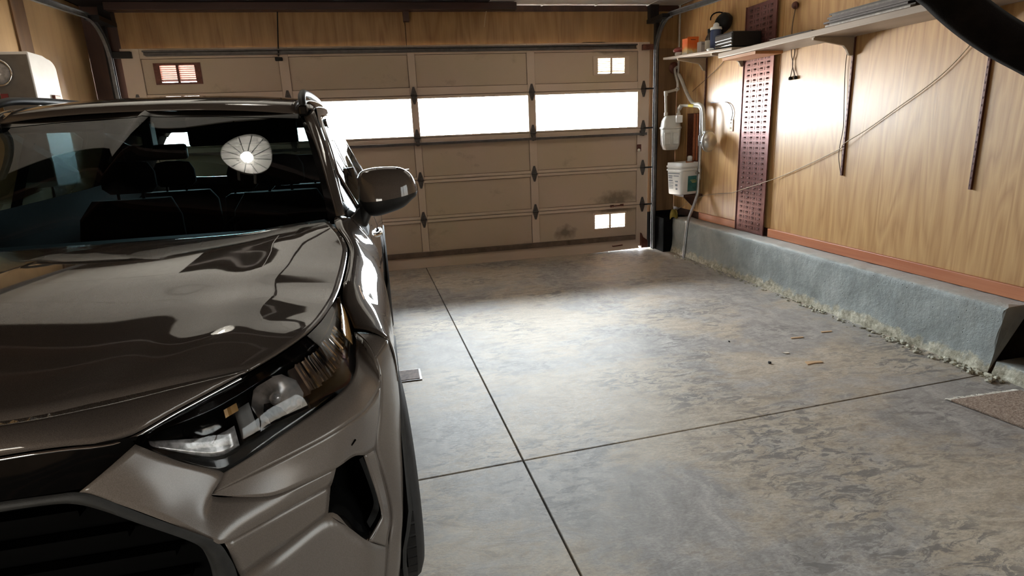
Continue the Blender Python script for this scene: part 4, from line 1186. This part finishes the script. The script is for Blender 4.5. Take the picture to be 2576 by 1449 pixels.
o = MB().lathe([(0, .06), (.05, .055), (.085, .03), (.095, -.01), (.085, -.05), (.05, -.075), (0, -.08)], 22, Matrix.Translation((.03, .0, .13)) @ Matrix.Rotation(-1.2, 4, 'Y')).build('housing', CM['black_plastic'], e)
MB().tube([(.03 + .10 * math.cos(a) - .03, .02 * math.sin(a), .15 + .075 * math.sin(a)) for a in [math.pi * k / 10 for k in range(11)]], .006, 6).build('strap', CM['fabric'], e)
MB().tube([(.03, 0, -.15), (.03, 0, .06)], .012, 8).build('stem', CM['black_plastic'], e)
o = MB().lathe([(0, 0), (.032, 0), (.036, .008), (.030, .018), (0, .020)], 20, Matrix.Translation((.080, -1.27, zs(-1.27)))).build('plastic_lid', MAT['white_plastic']); tag(o, 'small white plastic lid on the front edge of the sloping shelf', 'lid')
o = MB().box((.10, -2.62, 2.0622), (.34, -2.20, 2.078)).build('flat_folder', simple('dark_folder', (.03, .025, .025), .6), None, bevel=.002); tag(o, 'flat dark folder lying on the long shelf', 'folder')
o = MB().box((.12, -2.5, 2.0784), (.36, -2.10, 2.084)).build('loose_board', MAT['shelf_wood']); tag(o, 'thin pale board resting on the dark folder', 'board')
random.seed(3)
for i in range(7):
    x, y = .15 + random.uniform(-.02, .02), -3.15 + random.uniform(-.05, .05)
    z = 2.0622 + i * .0125
    o = MB().box((x - .08, y - .36, z), (x + .19, y + .34, z + .012)).build('magazine', simple('magazine_%d' % i, random.choice([(.05, .045, .04), (.13, .12, .115), (.30, .29, .28), (.07, .06, .065)]), .5, 0, .3, 40))
    tag(o, ['bottom magazine of the flat pile on the long shelf', 'second magazine from the bottom of the shelf pile', 'third magazine from the bottom of the shelf pile', 'middle magazine of the flat shelf pile', 'third magazine from the top of the shelf pile', 'second magazine from the top of the shelf pile', 'topmost magazine of the flat pile on the long shelf'][i], 'magazine', 'magazines piled on the long shelf')

# perforated maroon steel panel leaning on the wall
e = empty('perforated_panel', (.405, -1.555, .408)); tag(e, 'tall narrow maroon steel panel of punched tread leaning on the right wall', 'metal panel')
PH, PW = 2.06, .46
def lean(x, y, z): return (x, y, z)
MB().box((-.004, -PW / 2, 0), (.0, PW / 2, PH)).box((-.012, -PW / 2, 0), (-.004, -PW / 2 + .008, PH)).box((-.012, PW / 2 - .008, 0), (-.004, PW / 2, PH)).build('sheet', MAT['maroon'], e)
b = MB(); h = MB()
nr = 43
for r in range(nr):
    z = .03 + r * (PH - .05) / nr
    for c in range(4):
        y = -PW / 2 + .035 + (c + .5) * (PW - .07) / 4
        for k in (-.012, 0.0, .012):
            h.box((-.0052, y - .020, z + .02 + k - .002), (-.0042, y + .020, z + .02 + k + .002))
        b.add([(-.004, y - .014, z + .017), (-.004, y + .014, z + .017), (-.016, y + .012, z + .022), (-.016, y - .012, z + .022), (-.004, y - .014, z + .030), (-.004, y + .014, z + .030)], [(0, 1, 2, 3), (3, 2, 5, 4), (0, 3, 4), (1, 5, 2)])
        if c < 3:
            yb = y + (PW - .07) / 8
            h.box((-.0052, yb - .003, z + .006), (-.0042, yb + .003, z + .034))
o = h.build('punched_slots', MAT['slot_brown'], e); o['kind'] = 'stuff'
o = b.build('raised_tabs', MAT['maroon'], e); o['kind'] = 'stuff'

# ---- gas meter with its pipework
MAT['meter'] = simple('grey_white_meter_enamel', (.55, .55, .51), .35, 0, .08, 12)
e = empty('gas_meter', (.21, -.25, 1.18), (0, 0, math.radians(-21))); tag(e, 'pale grey domestic gas meter hanging in the corner beside the door', 'gas meter')
def sq(hx, hy, z, n=28, ex=.38):
    return [Vector((hx * math.copysign(abs(math.cos(a)) ** ex, math.cos(a)), hy * math.copysign(abs(math.sin(a)) ** ex, math.sin(a)), z)) for a in [2 * math.pi * (k + .5) / n for k in range(n)]]
lv = [(.04, .06, -.005), (.075, .12, .0), (.098, .15, .06), (.105, .158, .20), (.105, .158, .225)]
b = MB().grid([sq(*q) for q in lv], True, True); b.add(sq(*lv[0]), [tuple(range(28))]); b.build('body', MAT['meter'], e)
lv = [(.105, .158, .225), (.113, .166, .228), (.113, .166, .245), (.105, .158, .25), (.095, .142, .32), (.070, .11, .365), (.04, .06, .372)]
b = MB().grid([sq(*q) for q in lv], True, True); b.add(sq(*lv[-1]), [tuple(range(28))]); b.build('top_case', MAT['meter'], e)
MB().box((.04, -.19, .29), (.11, -.12, .37)).build('index_box', MAT['white_plastic'], e, bevel=.008)
MB().box((-.08, -.168, .06), (-.01, -.152, .19)).box((.01, -.168, .06), (.08, -.152, .19)).build('case_rib', MAT['meter'], e, bevel=.01)
def pipe(name, label, pts, r, mat, cat='pipe', n=12, fit=(), group=None, smooth=6):
    pe = empty(name, pts[0]); tag(pe, label, cat, group)
    o = MB().tube(spline(pts, smooth), r, n).build('tube', mat, None); o.parent = pe; o.matrix_parent_inverse = Matrix.Translation(-Vector(pts[0]))
    for p, q, rr in fit:
        f = MB().tube([p, q], rr, n).build('fitting', mat, None); f.parent = pe; f.matrix_parent_inverse = Matrix.Translation(-Vector(pts[0]))
    return pe
pipe('gas_pipe', 'pale inlet pipe rising from the gas meter and elbowing to the wall', [(.135, -.285, 1.55), (.133, -.283, 1.62), (.130, -.28, 1.77), (.135, -.278, 1.795), (.16, -.27, 1.805), (.25, -.24, 1.822), (.29, -.225, 1.83), (.305, -.215, 1.85), (.31, -.20, 1.93)], .014, MAT['pipe'], fit=(((.132, -.282, 1.765), (.130, -.28, 1.815), .021), ((.135, -.285, 1.55), (.135, -.284, 1.585), .021), ((.285, -.228, 1.828), (.31, -.213, 1.842), .021)))
pipe('gas_pipe', 'grey riser pipe from the rusty wall flange down to the meter inlet', [(.40, -.005, 2.09), (.36, -.03, 2.06), (.34, -.10, 1.98), (.325, -.18, 1.90), (.312, -.205, 1.86)], .015, MAT['pipe'])
fl_ = MB().lathe([(0, .02), (.03, .02), (.055, .012), (.065, .0)], 20, Matrix.Translation((.385, .04, 2.085)) @ Matrix.Rotation(math.pi / 2 , 4, 'X')).build('rusty_flange', MAT['rust']); tag(fl_, 'rusty round wall flange below the shelf end', 'flange')
pipe('gas_pipe', 'grey outlet pipe with a yellow tape band leaving the gas meter', [(.235, -.385, 1.55), (.236, -.386, 1.60), (.238, -.39, 1.635), (.255, -.43, 1.648), (.29, -.50, 1.645), (.335, -.64, 1.625), (.34, -.675, 1.61)], .015, MAT['pipe'], fit=(((.235, -.385, 1.545), (.235, -.385, 1.575), .023), ((.236, -.388, 1.615), (.25, -.42, 1.652), .023), ((.338, -.66, 1.622), (.341, -.688, 1.60), .022)))
o = MB().tube([(.292, -.505, 1.645), (.315, -.575, 1.636)], .0165, 12, cap=False).build('tape_band', simple('yellow_tape', (.75, .62, .08), .5)); tag(o, 'yellow tape band wrapped round the outlet pipe', 'tape')
pipe('service_pipe', 'tall grey service pipe running down the kerb into the floor', [(.34, -.69, 1.60), (.342, -.69, 1.30), (.340, -.69, 1.04), (.338, -.685, .85), (.332, -.68, .70), (.285, -.69, .57), (.212, -.715, .42), (.190, -.72, .25), (.165, -.725, .0)], .017, MAT['galv'], fit=(((.341, -.69, 1.22), (.341, -.69, 1.33), .026), ((.34, -.69, .98), (.339, -.687, .86), .024), ((.34, -.69, .935), (.30, -.70, .935), .018)))
pipe('gas_hose', 'thick pale hose curving from the riser to the round regulator', [(.315, -.215, 1.99), (.33, -.26, 1.92), (.335, -.37, 1.78), (.335, -.48, 1.685), (.33, -.57, 1.655), (.325, -.66, 1.65), (.318, -.75, 1.61), (.312, -.785, 1.53), (.31, -.80, 1.42), (.31, -.81, 1.34)], .019, MAT['pipe'], cat='hose')
pipe('conduit', 'thin vertical conduit in the wall corner rising past the shelf', [(.40, -.03, 1.9), (.405, -.03, 2.2), (.405, -.03, 2.74)], .011, MAT['pipe'], cat='conduit')
e = empty('gas_regulator', (.30, -.93, 1.27)); tag(e, 'round metallic gas regulator like a shallow drum beside the hose', 'gas regulator')
rm = Matrix.Rotation(math.radians(22), 4, 'Z') @ Matrix.Rotation(math.pi / 2, 4, 'X')
MB().lathe([(0, .060), (.042, .057), (.072, .046), (.092, .024), (.10, .004), (.10, -.012), (.080, -.035), (.04, -.05), (0, -.052)], 30, rm).build('drum', simple('brushed_zinc', (.62, .62, .60), .30, .75, .08), e)
MB().lathe([(.10, .008), (.108, .006), (.108, -.010), (.10, -.012)], 30, rm).build('rim', MAT['galv'], e)
MB().tube([(.040, .22, -.01), (.02, .06, 0)], .020, 12).tube([(.012, .06, .05), (.012, .10, .10)], .018, 12).build('spigot', MAT['galv'], e)

# white pail hung on the corner
e = empty('white_pail', (.248, -.50, .70), (0, 0, math.radians(16))); tag(e, 'white square plastic pail with printed sides and a teal label', 'pail')
def rsq(h, z, ex=.3): return sq(h, h, z, 32, ex)
b = MB().grid([rsq(.112, .0), rsq(.116, .01), rsq(.128, .25), rsq(.128, .256), rsq(.138, .258), rsq(.138, .276), rsq(.130, .278), rsq(.130, .29), rsq(.140, .292), rsq(.140, .312), rsq(.132, .315), rsq(.130, .345), rsq(.122, .345), rsq(.105, .02)], True, True)
b.add(rsq(.112, 0), [tuple(range(32))]); b.build('tub', MAT['white_plastic'], e)
def face_card(sx, a0, a1, z0, z1, mat, nm, off=.0012):
    def pt(a, z):
        h = .116 + (.128 - .116) * (z - .01) / .24 + off
        return (-h, -a * h, z) if sx == 'x' else (a * h, -h, z)
    b = MB().add([pt(a0, z0), pt(a1, z0), pt(a1, z1), pt(a0, z1)], [(0, 1, 2, 3)]); b.build(nm, mat, e)
face_card('y', -.35, .85, .03, .20, simple('teal_label', (.045, .19, .19), .4, 0, .3, 20), 'teal_label')
tm = simple('gold_print', (.55, .50, .16), .5)
for i, (a0, a1, z) in enumerate(((-.1, .55, .150), (.05, .7, .136), (.15, .6, .124))):
    face_card('y', a0, a1, z, z + .006, tm, 'label_print', .002)
pm = simple('grey_blue_print', (.24, .28, .33), .6)
for i, (a0, a1, z, h) in enumerate(((-.75, .65, .225, .010), (-.72, -.2, .195, .012), (-.1, .55, .198, .010), (-.72, -.25, .175, .012), (-.72, -.2, .145, .012), (-.72, -.1, .128, .004), (-.72, -.1, .118, .004), (-.72, -.15, .10, .004), (-.72, -.15, .09, .004), (-.72, -.15, .08, .004), (-.72, -.15, .07, .004), (-.72, -.15, .06, .004), (.1, .45, .135, .016), (.1, .4, .09, .025), (.15, .4, .05, .025))):
    face_card('x', a0, a1, z, z + h, pm, 'side_print')
o = MB().box((.20, -.62, .672), (.43, -.38, .695)).prism([(.405, .52), (.405, .672), (.25, .672)], -.51, -.49, 1).build('pail_bracket', MAT['dark_wood']); tag(o, 'dark wooden bracket carrying the white pail', 'bracket')
o = MB().grid([[Vector((.25 + .05 * math.cos(a) * r + .012 * math.sin(3 * a), -.31 + .06 * math.sin(a) * r, .405 + h + .02 * math.sin(5 * a) * r)) for a in [2 * math.pi * k / 18 for k in range(18)]] for r, h in ((1.0, 0), (.98, .03), (.8, .06), (.5, .085), (.15, .09))], True, True).build('yellow_rag', simple('dull_yellow_cloth', (.22, .17, .03), .95)); tag(o, 'dull yellow crumpled rag on the kerb below the pail', 'rag')
o = MB().lathe([(0, 0), (.028, 0), (.030, .05), (.020, .062), (0, .064)], 18, Matrix.Translation((.36, -.44, 1.0455))).build('small_jar', MAT['white_plastic']); tag(o, 'bright white little jar in front of the red hatch', 'jar')
o.location = (0, 0, 0)
MB().box((.34, -.50, 1.03), (.44, -.30, 1.0452)).build('hatch_ledge', MAT['base_wood'], wr)
# socket with its cord
e = empty('power_socket', (XR, -1.125, 1.42)); tag(e, 'wood-brown wall socket plate beside the perforated panel', 'socket')
MB().box((-.008, -.036, -.058), (0, .036, .058)).build('plate', simple('tan_socket_plate', (.44, .28, .14), .45), e, bevel=.003)
for z in (-.026, .026):
    MB().box((-.0095, -.012, z - .008), (-.0078, -.007, z + .008)).box((-.0095, .005, z - .008), (-.0078, .010, z + .008)).build('socket_slots', CM['void'], e)

def cord(name, label, pts, r, mat, cat='cord', group=None):
    p0 = Vector(pts[0]); ce_ = MB().tube([p - p0 for p in spline(pts, 6)], r, 7).build(name, mat); ce_.location = p0
    return tag(ce_, label, cat, group)
XC = XR - .012
cord('tan_cord', 'long thin tan cord drooping across the right wall from kerb to hose', [(XC, -.03, .44), (XC, -.333, .568), (XC, -.679, .682), (XC, -.919, .721), (XC, -1.215, .760), (.384, -1.33, .784), (.380, -1.606, .858), (.384, -1.80, .913), (XC, -1.947, .965), (XC, -2.152, 1.034), (XC, -2.384, 1.12), (XC, -2.635, 1.219), (.398, -2.70, 1.262), (XC, -2.89, 1.364), (XC, -3.116, 1.492), (XC, -3.317, 1.607), (XC, -3.471, 1.712), (XC, -3.605, 1.843), (XC, -3.70, 1.99)], .0034, MAT['cord'])
cord('dangling_cable', 'thin dark cord hanging beside the middle standard', [(XC, -2.631, 2.005), (XC, -2.614, 1.841), (XC, -2.63, 1.62), (XC, -2.648, 1.44), (XC, -2.650, 1.352), (XC, -2.633, 1.234), (XC, -2.637, 1.144), (XC, -2.672, 1.025)], .0030, MAT['cord_dark'])
cord('diagonal_wire', 'thin wire slanting from the shelf bracket to the curved hose', [(XC, -1.035, 2.09), (XC, -.815, 1.98), (XC, -.34, 1.799)], .0028, MAT['cord_dark'], 'wire')
cord('socket_cord', 'grey cord arching from the hose to the wall socket', [(XC, -.74, 1.66), (XC, -.9, 1.655), (XC, -1.03, 1.645), (XC, -1.11, 1.61), (XC, -1.15, 1.54), (XC, -1.13, 1.47)], .005, MAT['galv'])
e = empty('twin_plug_cord', (XC, -1.99, 2.36)); tag(e, 'brown doubled cord with two plugs hanging from a hook below the shelf', 'cord')
def loc_(pts): return [(x - XC, y + 1.99, z - 2.36) for x, y, z in pts]
MB().tube(spline(loc_([(XC, -1.995, 2.36), (.395, -2.0, 2.2), (.40, -2.0, 2.06), (XC, -1.985, 1.98), (XC, -2.01, 1.90), (XC, -1.992, 1.80)]), 6), .004, 7).build('strand', MAT['cord_dark'], e)
MB().tube(spline(loc_([(XC, -2.02, 2.06), (XC, -2.022, 1.98), (XC, -2.005, 1.90), (XC, -2.055, 1.79)]), 6), .004, 7).build('strand', MAT['cord_dark'], e)
for y in (-1.992, -2.058):
    MB().lathe([(0, .016), (.010, .014), (.017, 0), (.014, -.012), (0, -.014)], 12, Matrix.Translation((0, y + 1.99, 1.79 - 2.36))).build('plug', CM['black_plastic'], e)
MB().lathe([(0, -.02), (.022, -.018), (.030, 0), (.022, .018), (0, .02)], 14, Matrix.Translation((-.01, -.01, .0)) @ Matrix.Rotation(1.57, 4, 'Y')).tube([(.0, -.03, .0), (-.02, -.045, .01), (-.02, -.05, -.03)], .005, 6).build('hook', MAT['rust'], e)
pe = MB().tube(spline([(XC, -3.62, 2.75), (.40, -3.66, 2.3), (.395, -3.70, 2.12), (.41, -3.74, 2.08)], 6), .012, 8).build('metal_cable', MAT['galv']); tag(pe, 'bright metal cable dropping behind the hanging hose at the top right', 'cable')

# ================================================================ ON THE FLOOR
e = empty('floor_mat', (-.02, -4.75, 0)); tag(e, 'speckled brown carpet mat with a frayed pale edge at the right edge', 'mat')
tmat = NT('brown_loop_pile'); tmat.set(Roughness=.95)
nn = tmat.noise(scale=120, detail=4, rough=.7)
tmat.color(tmat.ramp(nn, (.3, (.16, .105, .08)), (.5, (.38, .28, .215)), (.68, (.60, .49, .40)))); tmat.bump(nn, .9, .01)
poly = [(-.268, -4.387), (.165, -4.402), (.165, -5.6), (-.06, -5.6), (-.212, -4.717)]
MB().prism([(x + .02, y + 4.75) for x, y in poly], .001, .013, 2).build('pile', tmat.m, e, bevel=.004)
b = MB(); random.seed(5)
for i in range(60):
    f = i / 59; x = -.268 + f * .43; y = -4.387 - f * .015
    L = random.uniform(.012, .030)
    b.tube([(x + .02, y + 4.75 - .005, .008), (x + .02 - .01 + random.uniform(-.01, .01), y + 4.75 + L * .6, .008), (x + .02 - .015 + random.uniform(-.01, .01), y + 4.75 + L, .003)], .003, 5)
o = b.build('fringe', simple('pale_fringe', (.70, .66, .58), .9), e); o['kind'] = 'stuff'
e = empty('floor_drain', (-2.995, -3.14, 0)); tag(e, 'small square rusty drain cover set in the floor beside the car', 'drain')
MB().box((-.075, -.09, .0005), (.075, .09, .006)).build('frame', MAT['galv_dark'], e)
MB().box((-.062, -.077, .006), (.062, .077, .009)).build('cover', simple('rusty_drain_plate', (.16, .12, .105), .7, .2, .5, 40, .4), e)
def chip(pts, label, mat, cat='debris', t=.004):
    o = MB().prism(pts, .0008, .0008 + t, 2).build('wood_chip' if cat == 'wood chip' else 'pebble', mat); return tag(o, label, cat)
chip([(-.60, -3.70), (-.50, -3.72), (-.505, -3.745), (-.56, -3.735), (-.615, -3.745)], 'largest split wood chip lying on the floor nearest the camera', MAT['chip_wood'], 'wood chip')
chip([(-.40, -3.30), (-.31, -3.31), (-.32, -3.325), (-.41, -3.32)], 'long thin wood chip on the floor, left of the pair near the kerb', MAT['chip_wood'], 'wood chip')
chip([(-.13, -3.26), (-.05, -3.27), (-.06, -3.285), (-.14, -3.28)], 'thin wood chip on the floor closest to the kerb', MAT['chip_wood'], 'wood chip')
chip([(-.63, -3.52), (-.59, -3.53), (-.595, -3.55), (-.62, -3.545)], 'small pale wood chip beside the largest chip', simple('pale_chip', (.6, .54, .45), .7), 'wood chip')
b = MB(); pebble(b, (-.81, -3.65, .006), .011); tag(b.build('pebble', CM['black_plastic']), 'tiny black pebble on the bare floor left of the wood chips', 'pebble')
b = MB(); pebble(b, (-.83, -3.235, .004), .007); tag(b.build('pebble', CM['black_plastic']), 'tiny dark speck of grit beyond the black pebble', 'pebble')

# ================================================================ LEFT SIDE
e = empty('meter_cabinet', (-5.498, -1.42, 1.20)); tag(e, 'white wall cabinet with rounded top corner and a round glass dial', 'cabinet')
ar = [(.19 - .11 + .11 * math.sin(a), .92 - .075 + .075 * math.cos(a)) for a in [math.pi / 2 * k / 8 for k in range(9)]]
poly = [(-.18, 0), (-.18, .94)] + [(.02, .935)] + ar[0:] + [(.19, 0)]
MB().prism([(y, z) for y, z in poly], -.115, .115, 0).build('case', simple('white_enamel', (.70, .70, .69), .4, 0, .04), e, bevel=.006)
MB().box((-.108, -.186, .04), (.108, -.181, .92)).build('shaded_front', simple('front_shade_grey', (.13, .115, .10), .55), e)  # dark sheet over the case side; its shade painted in as colour
MB().box((.100, .03, .58), (.135, .12, .66)).build('latch', MAT['rust'], e, bevel=.005)
dm = Matrix.Translation((-.085, -.187, .80)) @ Matrix.Rotation(math.pi / 2, 4, 'X')
MB().lathe([(.088, 0), (.094, .02), (.088, .026), (.080, .022)], 30, dm).build('dial_ring', CM['chrome'], e)
MB().lathe([(0, .004), (.080, .004)], 30, dm).build('dial_face', simple('dial_silver', (.50, .50, .52), .3, .3, .3, 40), e)
MB().lathe([(.082, .022), (.06, .048), (.03, .058), (0, .060)], 30, dm).build('dial_glass', CM['lens'], e)
MB().box((-.105, -.193, .60), (-.06, -.186, .66)).build('red_tag', simple('dark_red_tag', (.22, .03, .03), .5), e)

# ================================================================ OVERHEAD
o = MB().box((-5.34, -.20, 2.668), (-1.512, -.10, 2.735)).build('overhead_beam', plywood('red_brown_beam', (.018, .007, .005), (.055, .020, .014), 'x', .5, 6), None, bevel=.004); tag(o, 'long dark red-brown beam hung under the ceiling above the garage door', 'beam')
o = MB().box((-2.67, -.10, 2.575), (-2.61, -.03, 2.74)).build('beam_bracket', MAT['dark_wood'], None, bevel=.004); tag(o, 'short dark wooden bracket hanging beside the overhead beam', 'bracket')
MB().box((XL + .02, -.55, 2.74), (-1.80, .05, 2.775)).build('soffit_board', simple('black_soffit', (.012, .009, .008), .8), ce)
e = empty('door_pull', (-3.92, -.03, 2.24)); tag(e, 'thin dark pull rod with a block handle hanging in front of the garage door', 'pull rod')
MB().tube([(.05, 0, .50), (.0, 0, .03)], .006, 8).build('rod', CM['black_plastic'], e)
MB().box((-.035, -.02, -.012), (.035, .02, .022)).build('handle', CM['black_plastic'], e, bevel=.006)
cord('dangling_string', 'short pale string dangling from the edge of the ceiling tiles', [(-1.80, -.12, 2.735), (-1.82, -.10, 2.65), (-1.83, -.08, 2.58), (-1.84, -.075, 2.52)], .0025, MAT['cord'], 'string')
# thick black hose hanging near the camera
hp = [(-2.22, -5.60, 2.93), (-2.16, -5.63, 2.40), (-2.10, -5.66, 1.86), (-2.045, -5.682, 1.712), (-2.016, -5.698, 1.672), (-1.977, -5.718, 1.631), (-1.931, -5.737, 1.594), (-1.88, -5.757, 1.561), (-1.798, -5.786, 1.517), (-1.695, -5.819, 1.490), (-1.52, -5.86, 1.50), (-1.40, -5.9, 1.65), (-1.34, -5.93, 2.1), (-1.32, -5.95, 2.93)]
cord('hanging_hose', 'thick black hose sagging from the ceiling across the top right corner', hp, .036, MAT['black_rubber'], 'hose')
# pendant work lamp over the bonnet, hung on two straps
LX, LY, LZ = -3.62, -3.40, 2.50
e = empty('pendant_lamp', (LX, LY, LZ)); tag(e, 'white dome pendant lamp hung on two straps above the car', 'lamp')
MB().lathe([(.165, 0), (.160, .02), (.135, .07), (.09, .11), (.04, .13), (.0, .135)], 30).build('shade', simple('white_lamp_enamel', (.82, .82, .80), .35, 0, .03), e, solid=.003)
for k in range(12):
    a = 2 * math.pi * k / 12
    MB().tube([(.155 * math.cos(a), .155 * math.sin(a), .004), (.03 * math.cos(a), .03 * math.sin(a), .05)], .003, 5).build('guard_wire', MAT['galv'], e)
for s in (-1, 1):
    MB().box((s * .055 - .009, -.002, .10), (s * .055 + .009, .002, .43)).build('strap', MAT['white_plastic'], e)
em = NT('lamp_bulb_glow'); em.set(Emission_Color=(1.0, .93, .82), Emission_Strength=BULB)
MB().lathe([(0, .01), (.03, .018), (.042, .045), (.030, .075), (.018, .09)], 18).build('bulb', em.m, e)
